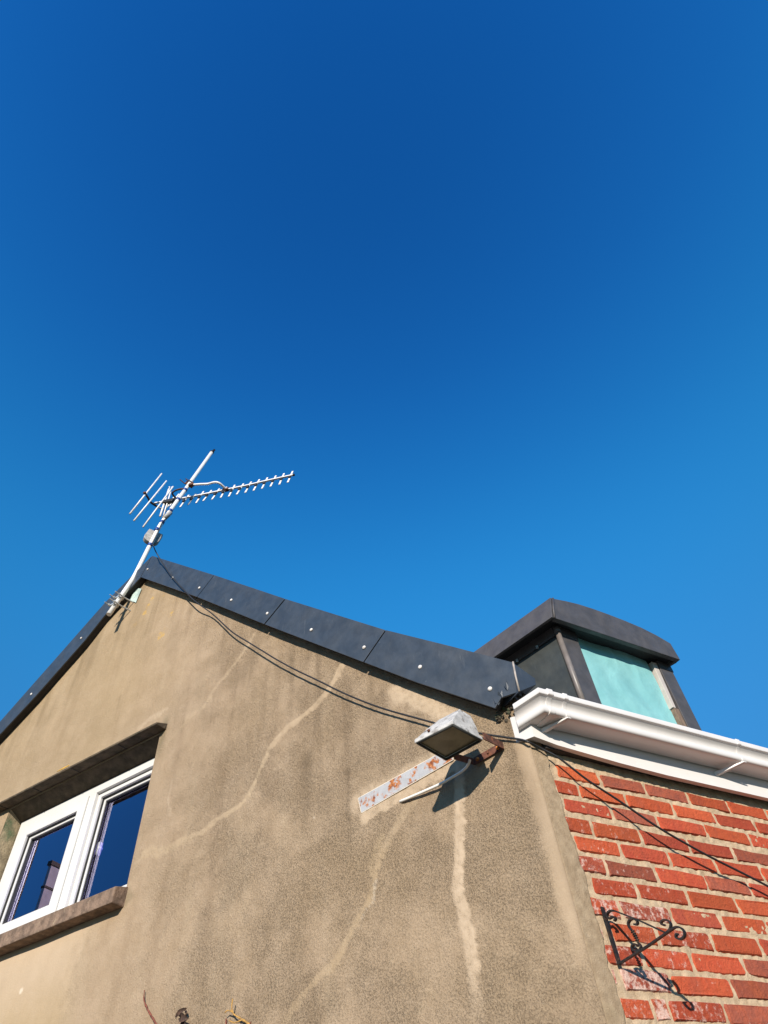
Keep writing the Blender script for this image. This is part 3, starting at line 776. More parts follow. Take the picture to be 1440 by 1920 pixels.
window = empty('window', G(2.82, 2.98, -0.12), house)
w_lab = lambda o: o
add('outer_frame', ring(2.13, 3.518, 2.975, 3.748, 0.052, -0.175, -0.100), MAT['pvc_frame'], window, bevel=0.004)
add('mullion', gbox(2.790, 2.850, 3.02, 3.70, -0.175, -0.0995), MAT['pvc_frame'], window, bevel=0.004)
for a, b, wd, wf in ((2.852, 3.464, 0.072, -0.090), (2.184, 2.792, 0.026, -0.122)):
    sash = add('sash', ring(a, b, 3.029, 3.694, wd, -0.172, wf), MAT['pvc_frame'], window, bevel=0.005)
    k0, k1 = wd - 0.004, wd + 0.013
    add('sash_gasket', ring(a + wd - 0.006, b - wd + 0.006, 3.029 + wd - 0.006, 3.694 - wd + 0.006, 0.011, -0.165, wf - 0.016), MAT['gasket'], window)
    add('glazing_bead', ring(a + wd + 0.004, b - wd - 0.004, 3.029 + wd + 0.004, 3.694 - wd - 0.004, 0.015, -0.165, wf - 0.026), MAT['pvc_frame'], window, bevel=0.003)
    add('gasket', ring(a + wd + 0.018, b - wd - 0.018, 3.029 + wd + 0.018, 3.694 - wd - 0.018, 0.006, -0.163, wf - 0.034), MAT['gasket'], window)
    gw = wf - 0.046
    add('pane', gbox(a + wd + 0.008, b - wd - 0.008, 3.029 + wd + 0.008, 3.694 - wd - 0.008, gw - 0.006, gw), MAT['glass'], window)
hpts = [G(2.738, 3.375, -0.176), G(2.722, 3.372, -0.190), G(2.676, 3.360, -0.190), G(2.650, 3.335, -0.191), G(2.642, 3.295, -0.191), G(2.652, 3.235, -0.190)]
add('handle', join(tube(smooth_path(hpts, 3), [0.0135] * 16, 8), gbox(2.730, 2.750, 3.34, 3.41, -0.186, -0.173)), MAT['pvc_frame'], window, smooth=True)
# room behind the glass, its unlit gloom put into near-black walls
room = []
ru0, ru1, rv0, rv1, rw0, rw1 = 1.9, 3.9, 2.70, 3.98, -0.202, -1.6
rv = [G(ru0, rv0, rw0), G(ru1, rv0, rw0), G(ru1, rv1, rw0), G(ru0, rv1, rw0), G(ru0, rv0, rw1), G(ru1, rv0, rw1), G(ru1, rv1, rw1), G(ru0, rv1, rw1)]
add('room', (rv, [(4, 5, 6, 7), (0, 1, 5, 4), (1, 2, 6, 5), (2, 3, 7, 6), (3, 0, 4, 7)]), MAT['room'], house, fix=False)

# --- brick side wall: mortar bed, then every brick
XA, XB_ = P0[0] + 0.02, 4.6
def build_mortar():
    xs = np.arange(XA, 2.95, 0.005); zs = np.arange(1.90, 2.96, 0.005)
    X, Z = np.meshgrid(xs, zs, indexing='ij')
    Y = YB + 0.0090 + fbm(X, Z, 60, 3, 5) * 0.0044 + fbm(X, Z, 9, 2, 6) * 0.0014
    nx, nz = X.shape; idx = np.arange(nx * nz).reshape(nx, nz)
    q = np.stack([idx[:-1, :-1], idx[1:, :-1], idx[1:, 1:], idx[:-1, 1:]], -1).reshape(-1, 4)
    V = np.stack([X, Y, Z], -1).reshape(-1, 3).tolist(); n = len(V)
    y = YB + 0.0095; x1, z0, z1 = xs[-1], zs[0], zs[-1]
    V += [(XA, y, 0), (XB_, y, 0), (XB_, y, z0), (XA, y, z0), (x1, y, z0), (XB_, y, z1), (x1, y, z1)]
    F = q.tolist() + [(n, n + 1, n + 2, n + 3), (n + 4, n + 2, n + 5, n + 6)]
    return add('brick_wall', (V, F), MAT['mortar'], house, smooth=True, fix=False)
brick_wall = build_mortar()

def brick_mesh(k):
    r = np.random.default_rng(100 + k)
    per = [(-.485, -.5), (0, -.5), (.485, -.5), (.5, -.36), (.5, .36), (.485, .5), (0, .5), (-.485, .5), (-.5, .36), (-.5, -.36)]
    P = [(x * (1 - 0.012 * r.random()) + 0.008 * r.normal() * (abs(x) > .4), z * (1 - 0.05 * r.random()) + 0.022 * r.normal()) for x, z in per]
    V, F = [], []
    for s_x, s_z, y in ((1, 1, 0.20), (0.965, 0.86, 0.0), (1, 1, 1)):
        V += [(x * s_x, y + (0.03 * r.normal() if y == 0 else 0), z * s_z) for x, z in P]
    n = len(P)
    for i in range(n):
        j = (i + 1) % n
        F += [(i, j, n + j, n + i), (2 * n + i, 2 * n + j, j, i)]
    F.append(tuple(range(n, 2 * n)))
    me = bpy.data.meshes.new('brick'); me.from_pydata(V, [], F); me.materials.append(MAT['brick'])
    bm = bmesh.new(); bm.from_mesh(me); bmesh.ops.recalc_face_normals(bm, faces=bm.faces[:])
    if sum(f.normal.y for f in bm.faces if len(f.verts) > 4) > 0: bmesh.ops.reverse_faces(bm, faces=bm.faces[:])
    bm.to_mesh(me); bm.free()
    return me
BRICKS = [brick_mesh(k) for k in range(10)]
def place_brick(x0, x1, zb, h, row):
    me = BRICKS[int(rng.integers(10))]
    yf = YB + 0.0045 + rng.normal() * 0.0012
    tilt = rng.normal() * 0.006
    m = Matrix.Translation(((x0 + x1) / 2, yf, zb + h / 2)) @ Matrix.Rotation(tilt, 4, 'Y') @ Matrix.Rotation(rng.normal() * 0.004, 4, 'Z') @ Matrix.Diagonal((x1 - x0, 0.03, h, 1))
    if rng.random() < 0.5: m = m @ Matrix.Diagonal((-1, 1, -1, 1))
    o = add_copy('brick', me, m, brick_wall)
    xm = (x0 + x1) / 2
    low = min(1, max(0, (row - 1) / 5))
    tone = (0.0 + 0.22 * low) + rng.random() * (0.5 + 0.22 * low)
    if rng.random() < 0.12: tone = 0.85 + 0.15 * rng.random()
    eff = max(0.0, min(1.0, 0.95 - (xm - 1.66) * (2.4 if row < 6 else 1.3))) * min(1, 0.35 + row * 0.12) * (0.5 + 0.6 * rng.random())
    eff = max(eff, 0.35 * rng.random() ** 3)
    o.color = (float(min(tone, 1)), float(min(eff, 1)), float(rng.random()), 1)
    return o
COURSE = [a * 2.0 + b for a, b in DATA['course']]
pitch = (COURSE[0] - COURSE[-1]) / 11
for row in range(1, 19):
    zb = COURSE[row - 1] if row <= 12 else COURSE[-1] - pitch * (row - 12)
    h = pitch - 0.0128
    if row <= 12:
        ends = list(DATA['brick_ends'][row - 1])
    else:
        ends = [1.66, 1.66 + (0.225 if row % 2 else 0.11)]
    while ends[-1] < 3.5:
        ends.append(ends[-1] + 0.2365 + rng.normal() * 0.005)
    for i in range(len(ends) - 1):
        x0 = ends[i] + (0.013 if i else 0.0); x1 = ends[i + 1]
        if x1 - x0 > 0.02:
            place_brick(x0, x1, zb + rng.normal() * 0.0008, h + rng.normal() * 0.0012, row)
# the courses further down and along the wall, out of the photograph's frame, joined
rest_v, rest_f = [], []
for row in range(1, 42):
    zb = COURSE[row - 1] if row <= 12 else COURSE[-1] - pitch * (row - 12)
    if zb < 0.02: break
    x = 1.66 if row > 18 else 3.66 + (0.0 if row % 2 else 0.11)
    if row > 18 and row % 2: x -= 0.0
    first = 0.11 if (row > 18 and row % 2 == 0) else 0.223
    while x < 4.4:
        w_b = first; first = 0.223
        me_ = BRICKS[int(rng.integers(10))]
        n_ = len(rest_v); yf = YB + 0.0045 + rng.normal() * 0.0012
        rest_v += [(x + w_b / 2 + v_.co.x * w_b, yf + v_.co.y * 0.03, zb + (pitch - 0.0128) * (0.5 + v_.co.z)) for v_ in me_.vertices]
        rest_f += [tuple(n_ + i for i in p_.vertices) for p_ in me_.polygons]
        x += w_b + 0.0135
rest = add('brickwork', (rest_v, rest_f), MAT['brick'], brick_wall, fix=False)
rest.color = (0.35, 0.1, 0.5, 1)
tag(rest, kind='stuff')
for (xa, za), (xb, zb_) in DATA['slivers']:
    place_brick(min(xa, xb), max(xa, xb), min(za, zb_), abs(za - zb_), 10)

# --- smooth render that laps round the corner on to the brick
def build_strip():
    zs = np.arange(1.90, 2.935, 0.0065); cols = 22
    ez = np.array([p[1] for p in DATA['strip_edge']])[::-1]; ex = np.array([p[0] for p in DATA['strip_edge']])[::-1]
    xe = np.interp(zs, ez, ex)
    xe = xe + fbm(zs, zs * 0, 30, 3, 12) * 0.010 + fbm(zs, zs * 0, 9, 2, 14) * 0.006
    s = np.linspace(0, 1, cols)
    X = P0[0] - 0.0005 + (xe[None, :] - P0[0]) * s[:, None]; Z = np.repeat(zs[None], cols, 0)
    Y = YB + 0.004 - 0.0035 * s[:, None] + fbm(X, Z, 60, 3, 21) * 0.0018 + fbm(X, Z, 10, 2, 22) * 0.002
    Y[0] = YB - 0.0005; Y[1] = YB + 0.006
    Y[-1] = YB + 0.013
    nx, nz = X.shape; idx = np.arange(nx * nz).reshape(nx, nz)
    q = np.stack([idx[:-1, :-1], idx[1:, :-1], idx[1:, 1:], idx[:-1, 1:]], -1).reshape(-1, 4)
    V = np.stack([X, Y, Z], -1).reshape(-1, 3).tolist(); n = len(V)
    y = YB + 0.003
    V += [(P0[0], y, 0), (1.66, y, 0), (1.66, y, 1.90), (P0[0], y, 1.90)]
    return add('corner_render', (V, q.tolist() + [(n, n + 1, n + 2, n + 3)]), MAT['strip'], house, smooth=True, fix=False)
build_strip()

# --- roof, hidden walls
ap, ea, fa = np.array(G(2.745, 5.36, -0.06)), np.array(G(0.04, 3.03, -0.06)), np.array(G(FAR_U + 0.25, VLT_END[1] - 0.40, -0.06))
X3 = np.array([3.9, 0, 0])
add('roof', join(prism([ap, ea, ea + X3, ap + X3], UP * -0.05), prism([ap, ap + X3, fa + X3, fa], UP * -0.05)), MAT['roof'], house)
add('rear_wall', ([G(FAR_U, 0), G(FAR_U, 0) + X3, G(FAR_U, VLB_END[1]) + X3, G(FAR_U, VLB_END[1])], [(0, 1, 2, 3)]), MAT['reveal'], house, fix=False)
add('end_wall', ([G(0, 0, 0) + X3 * 0.98, G(FAR_U, 0) + X3 * 0.98, G(FAR_U, VLB_END[1]) + X3 * 0.98, G(2.745, 5.5) + X3 * 0.98, G(0, 3.0) + X3 * 0.98], [(0, 1, 2, 3, 4)]), MAT['reveal'], house, fix=False)

# --- metal verge panels with their rivets
board = [VRB[0]] + VRB[1:6] + [[0.02, 3.12], [0.02, 3.20]]
add('barge_board', join(
    prism([G(a, b + 0.012, 0.004) for a, b in VRB[:6]] + [G(a, b - 0.02, 0.004) for a, b in VRT[5::-1]], NW * 0.043),
    prism([G(a, b + 0.012, 0.004) for a, b in VLB + [VLB_END]] + [G(a, b - 0.02, 0.004) for a, b in [VLT_END] + VLT[::-1]], NW * 0.043)),
    MAT['dark_timber'], house)
def lerp(a, b, t): return [a[0] + (b[0] - a[0]) * t, a[1] + (b[1] - a[1]) * t]
def panel(bot, top, lift):
    """bot and top run the same way; the panel has a front sheet, a turned-in drip and a top flange"""
    f = lambda p, w: G(p[0], p[1], w)
    parts = [prism([f(p, 0.050) for p in bot] + [f(p, 0.050) for p in top[::-1]], NW * (0.0095 + lift))]
    for i in range(len(top) - 1):
        parts.append(prism([f(top[i], 0.0585 + lift), f(top[i + 1], 0.0585 + lift), f(top[i + 1], -0.12), f(top[i], -0.12)], UP * -0.006))
    return add('verge_panel', join(*parts), MAT['slate_metal'], house, bevel=0.0012)
def cut(a, b, g=0.009):
    L = math.hypot(b[0] - a[0], b[1] - a[1]); return lerp(a, b, g / L)
B_, T_ = VRB, VRT
panels = []
panels.append(panel([B_[0], B_[1]], [T_[0], T_[1]], 0.0))
panels.append(panel([cut(B_[1], B_[2]), B_[2]], [cut(T_[1], T_[2]), T_[2]], 0.0012))
panels.append(panel([cut(B_[2], B_[3]), B_[3]], [cut(T_[2], T_[3]), T_[3]], 0.0))
panels.append(panel([cut(B_[3], B_[4]), B_[4], B_[5], B_[6], B_[7]], [cut(T_[3], T_[4]), T_[4], T_[5]], 0.0012))
c0 = cut(VLB[0], VLB[1]); c1 = cut(VLT[0], VLT[1])
panels.append(panel([c0] + VLB[1:5] + [VLB_END], [c1] + VLT[1:3] + [VLT_END], 0.0006))
rv_me, _ = make_mesh('rivet', *dome((0, 0, 0), (0, 0, 1), 0.0108, 0.008, 10, 3), MAT['rivet'], smooth=True, centre=(0, 0, 0))
zq = Vector(NW).to_track_quat('Z', 'Y').to_matrix().to_4x4()
owner = [0, 0, 0, 1, 1, 2, 2, 3, 3, 4, 4]
for (u, v), k in zip(DATA['rivets'], owner):
    add_copy('rivet', rv_me, Matrix.Translation(Vector(G(u, v, 0.0605))) @ zq, panels[k])
# closing piece at the eaves and the bright folded edge beside it
VE = [np.array(p) for p in DATA['verge_end']]
add('verge_end_cap', prism(VE, np.array([0, 0.12, 0])), MAT['slate_metal'], house, bevel=0.001)
add('folded_edge', tube([VE[0] + (0, -0.003, 0), (VE[0] + VE[3]) / 2 + (-0.003, -0.004, 0), VE[3] + (0, -0.003, 0)], 0.0042, 8), simple('folded_edge', (0.34, 0.29, 0.25), 0.5, var=0.3), house, smooth=True)
# torn corner of the flashing and the mossy rubble it uncovers
torn = []
for i in range(12):
    t_ = i / 11
    torn.append((0.081 - 0.095 * t_, 3.040 + 0.075 * t_ + 0.010 * math.sin(i * 2.1), 0.058 + 0.006 * math.sin(i * 1.7)))
tv, tf = [], []
for i, (a, b, w) in enumerate(torn):
    tv += [G(a, b, w), G(a + 0.004, b + 0.016 + 0.008 * rng.random(), w + 0.008 * rng.random()), G(a + 0.006, b + 0.03, 0.058)]
for i in range(11): tf += [(3 * i, 3 * i + 3, 3 * i + 4, 3 * i + 1), (3 * i + 1, 3 * i + 4, 3 * i + 5, 3 * i + 2)]
add('torn_flashing', (tv, tf), MAT['slate_metal'], house, fix=False)
rub = []
for i in range(60):
    u = 0.10 - 0.13 * rng.random(); v = 3.0 + 0.10 * rng.random(); w = -0.015 + 0.035 * rng.random()
    rub.append(dome(G(u, v, w), nrm(NW + 0.6 * rng.normal(size=3)), 0.005 + 0.006 * rng.random(), 0.006, 6, 2))
mat_m = simple('mossy_rubble', (0.06, 0.046, 0.03), 0.95, var=0.5, scale=60, bump=0.004, dirt=(0.03, 0.045, 0.018), dscale=30, damt=(0.5, 0.65))
rb = add('mossy_rubble', join(*rub), mat_m, house)
tag(rb, kind='stuff')

# --- fascia board
fx = [(1.556, 2.884), (1.66, 2.869), (1.96, 2.853), (2.20, 2.846), (4.3, 2.846)]
ret = np.array([math.cos(math.radians(104)), math.sin(math.radians(104)), 0])
fas = []
for i in range(len(fx) - 1):
    (xa, za), (xb, zb) = fx[i], fx[i + 1]
    a = np.array([xa, YB - 0.040, 0]); b = np.array([xb, YB - 0.040, 0])
    fas.append(([a + UP * za, b + UP * zb, b + UP * 2.985, a + UP * 2.985,
                 a + UP * za + (0, 0.022, 0), b + UP * zb + (0, 0.022, 0)], [(0, 1, 2, 3), (0, 4, 5, 1)]))
a = np.array([1.556, YB - 0.040, 0])
e = a + ret * 0.085
# end box of the fascia, closed under the gutter return
fas.append(([a + UP * 2.884, a + UP * 2.99, e + UP * 3.01, e + UP * 2.90], [(0, 1, 2, 3)]))
fas.append(([a + UP * 2.884, e + UP * 2.90, e + UP * 2.90 + (0.12, 0, 0), a + UP * 2.872 + (0.10, 0, 0)], [(0, 1, 2, 3)]))
add('fascia', join(*fas), MAT['pvc'], house, fix=False)
add('eaves_filler', obox((1.62, YB - 0.018, 2.863), (2.7, 0, 0), (0, 0.030, 0), (0, 0, 0.20)), MAT['dark_timber'], house)

# ------------------------------------------------------------------ gutter
gutter = empty('gutter', (1.6, YB - 0.1, 2.94))
tag(gutter, 'white plastic ogee gutter with brackets along the eaves above the brick wall', 'gutter')
OUT = smooth_path([(p[0], p[1], 0) for p in ((.045, 3.02), (.045, 2.94), (.056, 2.935), (.114, 2.935), (.127, 2.937), (.1325, 2.944), (.1330, 2.957), (.1290, 2.962), (.1215, 2.965), (.1215, 2.974),
                   (.127, 2.986), (.137, 2.995), (.1435, 2.999), (.1495, 3.002), (.1505, 3.010), (.1505, 3.022), (.147, 3.026))], 3)
INN = [(.143, 3.022), (.143, 3.008), (.134, 3.001), (.121, 2.989), (.1165, 2.974), (.1165, 2.963), (.124, 2.957), (.122, 2.945), (.113, 2.940), (.057, 2.940), (.049, 2.944), (.049, 3.02)]
PROF = [(p[0], p[1]) for p in OUT] + INN
sd104 = np.array([math.cos(math.radians(103.8)), math.sin(math.radians(103.8)), 0])
def gst(o, v, k):
    if k == 2: return np.array([4.3, YB - o, v])
    K = np.array([1.540 + (0.15 - o) * 0.781, YB - o, v])
    return K if k == 1 else K + sd104 * 0.132
V, F = [], []
n = len(PROF)
for k in range(3):
    V += [gst(o, v, k) for o, v in PROF]
for k in range(2):
    for i in range(n):
        j = (i + 1) % n
        F.append((k * n + i, k * n + j, (k + 1) * n + j, (k + 1) * n + i))
F.append(tuple(range(n)))
ch = add('gutter_channel', (V, F), MAT['pvc'], gutter)
me = ch.data
for pl_ in me.polygons: pl_.use_smooth = len(pl_.vertices) == 4
try:
    me.set_sharp_from_angle(angle=math.radians(28))
except Exception:
    pass
def gring(x0, wd, gr):
    cx, cz = 0.094, 2.978
    po = [(cx + (a - cx) * gr, cz + (b - cz) * gr) for a, b in [(p[0], p[1]) for p in OUT]]
    return prism([(x0, YB - a, b) for a, b in po], (wd, 0, 0))
def strap(xa, xb, vb, wd=0.019):
    # flat stay from under the front lip back to the fascia
    A = np.array([xa, YB - 0.134, 2.934]); Bk = np.array([xb, YB - 0.0405, vb]); X = np.array([wd, 0, 0])
    V = [A, A + X, Bk + X, Bk, A - UP * 0.005, A + X - UP * 0.005, Bk + X - UP * 0.017, Bk - UP * 0.017]
    return V, [(0, 1, 2, 3), (4, 7, 6, 5), (0, 4, 5, 1), (1, 5, 6, 2), (2, 6, 7, 3), (3, 7, 4, 0)]
add('corner_union', gring(1.580, 0.026, 1.075), MAT['pvc'], gutter, bevel=0.004)
for x0, xb_, vb_ in ((1.658, 1.598, 2.926), (2.604, 2.508, 2.915)):
    br = add('gutter_bracket', gring(x0, 0.020, 1.055), MAT['pvc'], gutter, bevel=0.002)
    add('bracket_strap', strap(x0 + 0.001, xb_, vb_), MAT['pvc'], br, bevel=0.002)
add('screw', dome((1.5405, YB - 0.135, 3.012), (-1, -0.3, 0), 0.0035, 0.002, 8, 2), MAT['gasket'], gutter)

# ------------------------------------------------------------------ dormer
DO = np.array([2.268, 1.973, 0.0])
FD = np.array([math.cos(math.radians(2.5)), math.sin(math.radians(2.5)), 0])
FN = np.array([FD[1], -FD[0], 0])
SD = np.array([math.cos(math.radians(105.2)), math.sin(math.radians(105.2)), 0])
def Dm(s, e, z): return DO + FD * s + FN * e + UP * z
dormer = empty('dormer', Dm(0.45, 0, 3.35))
tag(dormer, 'small dark metal clad dormer with a deep flat roof fascia above the gutter', 'dormer')
arch = [(-.028, 4.062), (.075, 4.083), (.181, 4.099), (.30, 4.107), (.426, 4.109), (.56, 4.107), (.689, 4.100), (.81, 4.080), (.915, 4.050)]
fb = [(.926, 3.926), (.45, 3.912), (-.076, 3.896)]
fr = add('front_fascia', prism([Dm(s, .08, z) for s, z in arch] + [Dm(s, .08, z) for s, z in fb], -FN * 0.03), MAT['dormer_metal'], dormer, bevel=0.003)
cA, cB = Dm(-.028, .08, 4.062), Dm(-.076, .08, 3.896)
sf = add('side_fascia', prism([cA + SD * 0.004, cB + SD * 0.004, cB + SD * 0.95, cA + SD * 0.95], nrm(np.cross(SD, UP)) * -0.02), MAT['dormer_metal'], dormer, bevel=0.003)
nS = nrm(np.cross(UP, SD))
if nS @ (np.array([0, 0, 0]) - cA) < 0: nS = -nS
add('corner_seam', tube([cA + nS * 0.002, (cA + cB) / 2 + nS * 0.004, cB + nS * 0.002], 0.006, 8), MAT['dormer_metal'], dormer, smooth=True)
for t0, wd, th in ((0.395, 0.010, 0.006), (0.36, 0.030, 0.003)):
    p = cA + SD * t0; q = cB + SD * (t0 + 0.02)
    add('standing_seam', prism([p, q, q + SD * wd, p + SD * wd], nS * th), MAT['dormer_metal'], dormer, bevel=0.001)
p = cA + SD * 0.06; q = cB + SD * 0.105
add('standing_seam', prism([p, q, q + SD * 0.006, p + SD * 0.006], nS * 0.003), MAT['dormer_metal'], dormer)
rA, rB = Dm(.915, .08, 4.050), Dm(.926, .08, 3.926)
add('side_fascia', prism([rA - FN * .031, rB - FN * .031, rB + SD * 0.9, rA + SD * 0.9], -FD * 0.02), MAT['dormer_metal'], dormer)
# roof deck following the slight camber, and dark soffit
dv, df = [], []
for s, z in arch:
    dv += [Dm(s, .06, z - 0.004), Dm(s, .06, z - 0.004) + SD * 0.95]
for i in range(len(arch) - 1): df.append((2 * i, 2 * i + 2, 2 * i + 3, 2 * i + 1))
add('roof_deck', (dv, df), MAT['dormer_metal'], dormer, smooth=True)
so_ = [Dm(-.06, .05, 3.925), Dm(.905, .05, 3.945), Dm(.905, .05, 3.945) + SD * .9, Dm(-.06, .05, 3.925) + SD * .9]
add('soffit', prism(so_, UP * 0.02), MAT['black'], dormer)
lpst = add('corner_post', prism([Dm(0, 0, 3.30), Dm(.140, 0, 3.30), Dm(.152, 0, 3.93), Dm(0, 0, 3.93)], -FN * 0.07), MAT['dormer_metal'], dormer, bevel=0.003)
add('post_collar', prism([Dm(-.004, .004, 3.872), Dm(.153, .004, 3.872), Dm(.153, .004, 3.93), Dm(-.004, .004, 3.93)], -FN * 0.05), MAT['dormer_metal'], lpst, bevel=0.002)
add('corner_bead', tube([Dm(0.002, .002, 3.30), Dm(0.002, .002, 3.87)], 0.016, 10), simple('bead_metal', (0.16, 0.135, 0.12), 0.42, var=0.15), lpst, smooth=True)
add('collar_bead', tube([Dm(0.0, .004, 3.872), Dm(0.0, .004, 3.93)], 0.019, 10), MAT['dormer_metal'], lpst, smooth=True)
rpst = add('corner_post', prism([Dm(.795, 0, 3.30), Dm(.905, 0, 3.30), Dm(.922, 0, 3.93), Dm(.808, 0, 3.93)], -FN * 0.08), MAT['dormer_metal'], dormer, bevel=0.003)
add('post_collar', prism([Dm(.805, .004, 3.885), Dm(.9235, .004, 3.885), Dm(.9235, .004, 3.94), Dm(.806, .004, 3.94)], -FN * 0.05), MAT['dormer_metal'], rpst, bevel=0.002)
oz = Dm(0, 0, 0)
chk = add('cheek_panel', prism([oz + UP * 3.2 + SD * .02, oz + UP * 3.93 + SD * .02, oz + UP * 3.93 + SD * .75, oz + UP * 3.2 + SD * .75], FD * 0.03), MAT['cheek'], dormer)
# upper trim of the cheek, with its uneven lower edge and two clips
tr_ = [(.015, 3.868), (.10, 3.868), (.17, 3.866), (.175, 3.862), (.26, 3.864), (.33, 3.862), (.34, 3.858), (.45, 3.860), (.72, 3.86)]
add('cheek_trim', prism([oz + SD * a + UP * b for a, b in tr_] + [oz + SD * .72 + UP * 3.93, oz + SD * .015 + UP * 3.93], -FD * 0.008), MAT['dormer_metal'], chk, bevel=0.001)
add('trim_shadow_strip', prism([oz + SD * .015 + UP * 3.861, oz + SD * .72 + UP * 3.852, oz + SD * .72 + UP * 3.860, oz + SD * .015 + UP * 3.868], -FD * 0.002), MAT['black'], chk)  # black strip painted in for the shadow under the trim
for a in (.135, .285):
    add('clip', obox(oz + SD * a + UP * 3.858 - FD * 0.012, SD * 0.012, UP * 0.02, FD * 0.006), MAT['zinc'], chk)
add('side_batten', prism([Dm(.754, -.006, 3.60), Dm(.780, -.006, 3.60), Dm(.806, -.006, 3.925), Dm(.764, -.006, 3.925)], -FN * 0.04),
    MAT['white_batten'], dormer, bevel=0.002)
add('side_batten', prism([Dm(.752, -.006, 3.30), Dm(.793, -.006, 3.30), Dm(.799, -.006, 3.598), Dm(.762, -.006, 3.598)], -FN * 0.04), MAT['wood'], dormer, bevel=0.002)
add('inner_panel', prism([Dm(.15, -.06, 3.30), Dm(.80, -.06, 3.30), Dm(.80, -.06, 3.93), Dm(.15, -.06, 3.93)], -FN * 0.02), MAT['dark_timber'], dormer)

# wrinkled sheet pinned over the dormer opening
def build_tarp():
    ns, nz = 70, 64
    V, F = [], []
    S_ = np.linspace(0, 1, ns); Z_ = np.linspace(3.32, 3.94, nz)
    for i, s in enumerate(S_):
        for z in Z_:
            a = 0.136 + (z - 3.3) * 0.028; b = 0.770 - (z - 3.3) * 0.03
            V.append((a + (b - a) * s, z))
    V = np.array(V)
    x, z = V[:, 0], V[:, 1]
    r = np.random.default_rng(5)
    h = fbm(x + 0.5 * z, z * 0.7, 4, 2, 91) * 0.012 + np.abs(fbm(x * 1.0 + 0.35 * z, z * 0.5 - x * 0.3, 7, 2, 93)) * -0.009
    h = h * np.clip(np.minimum.reduce([(x - .13) * 12, (.80 - x) * 12]), 0.15, 1)
    pts = [Dm(a, -.030 + k, zz) for (a, zz), k in zip(V, h)]
    for i in range(ns - 1):
        for j in range(nz - 1):
            q = i * nz + j
            F.append((q, q + nz, q + nz + 1, q + 1))
    return add('tarpaulin', (pts, F), MAT['tarp'], None, smooth=True, fix=False)
tp = build_tarp()
tag(tp, 'creased turquoise sheet covering the opening of the dormer', 'tarpaulin')

# ------------------------------------------------------------------ television aerial
MP_ = [np.array(p) for p in DATA['mast']]
MD = nrm(DATA['mast_dir'])
aerial = empty('tv_aerial', MP_[0])
tag(aerial, 'metal television aerial on a cranked pole clamped to the gable peak', 'aerial')
def bend(a, b, c, r=0.07):
    d1 = nrm(a - b); d2 = nrm(c - b)
    return [b + d1 * r, b + d1 * r * 0.45 + d2 * r * 0.08, b + d2 * r * 0.45 + d1 * r * 0.08, b + d2 * r]
mp = [MP_[0]] + bend(MP_[0], MP_[1], MP_[2]) + bend(MP_[1], MP_[2], MP_[3]) + [MP_[3]]
mast = add('mast', tube(mp, 0.0195, 16), MAT['mast'], aerial, smooth=True)
for pl_ in mast.data.polygons: pl_.use_smooth = len(pl_.vertices) == 4
add('mast_cap', join(tube([MP_[3] - MD * 0.012, MP_[3] + MD * 0.012], 0.0225, 12), tube([MP_[3] + MD * 0.008 + np.array([.006, -.016, 0]), MP_[3] + MD * 0.008 + np.array([.014, -.045, -.012])], 0.012, 8)), MAT['black'], aerial)
for i, b in enumerate(DATA['bands']):
    add('tape_band', tube([np.array(b) - MD * 0.016, np.array(b) + MD * 0.016], 0.0215, 14), MAT['blue_tape'], aerial, smooth=True)
mid = nrm(MP_[2] - MP_[1])
add('tape_band', tube([np.array(DATA['band_low']) - mid * 0.016, np.array(DATA['band_low']) + mid * 0.016], 0.0225, 14), MAT['blue_tape'], aerial, smooth=True)
BM = [np.array(p) for p in DATA['boom']]
B0, B1 = BM[0], BM[-1]
BD = nrm(B1 - B0); EN = nrm(np.cross(BD, MD))
if EN @ (np.array([0, 0, 0]) - B0) < 0: EN = -EN          # the side of the boom that faces the yard
def sqbar(a, b, hw, ht, nn):
    return tube([a, b], 0, 4, True, flat=(nn, hw, ht))
boom = add('boom', tube(BM, 0, 4, True, flat=(EN, 0.0085, 0.0085)), MAT['aluminium'], aerial, bevel=0.0015)
add('boom_end_cap', sqbar(B1 + BD * 0.004, B1 + BD * 0.018, 0.0092, 0.0092, EN), MAT['black'], boom)
# directors: one short flat rod each, with its black clip under the boom
dl = 0.212
d_me, _ = make_mesh('director', *tube([(-dl / 2, 0, 0), (dl / 2, 0, 0)], 0, 4, True, flat=((0, 1, 0), 0.0085, 0.004)), MAT['aluminium'], centre=(0, 0, 0))
c_me, _ = make_mesh('director_clip', *obox((-0.018, -0.012, -0.004), (0.036, 0, 0), (0, 0.024, 0), (0, 0, 0.010)), MAT['black'], centre=(0, 0, 0))
for i, (a, b) in enumerate(DATA['directors']):
    a, b = np.array(a), np.array(b)
    c = (a + b) / 2
    c = c - EN * ((c - B0) @ EN)
    x = nrm(MD + 0.02 * rng.normal() * BD + 0.015 * rng.normal() * EN); y = nrm(np.cross(EN, x)); z = np.cross(x, y)
    L = 1.0 if i < 13 else 1.1
    m = Matrix(((x[0] * L, y[0], z[0], 0), (x[1] * L, y[1], z[1], 0), (x[2] * L, y[2], z[2], 0), (0, 0, 0, 1)))
    m.translation = Vector(c + EN * -0.012)
    d = add_copy('director', d_me, m, aerial)
    m2 = m.copy(); m2.translation = Vector(c - MD * 0.010)
    add_copy('director_clip', c_me, m2, aerial)
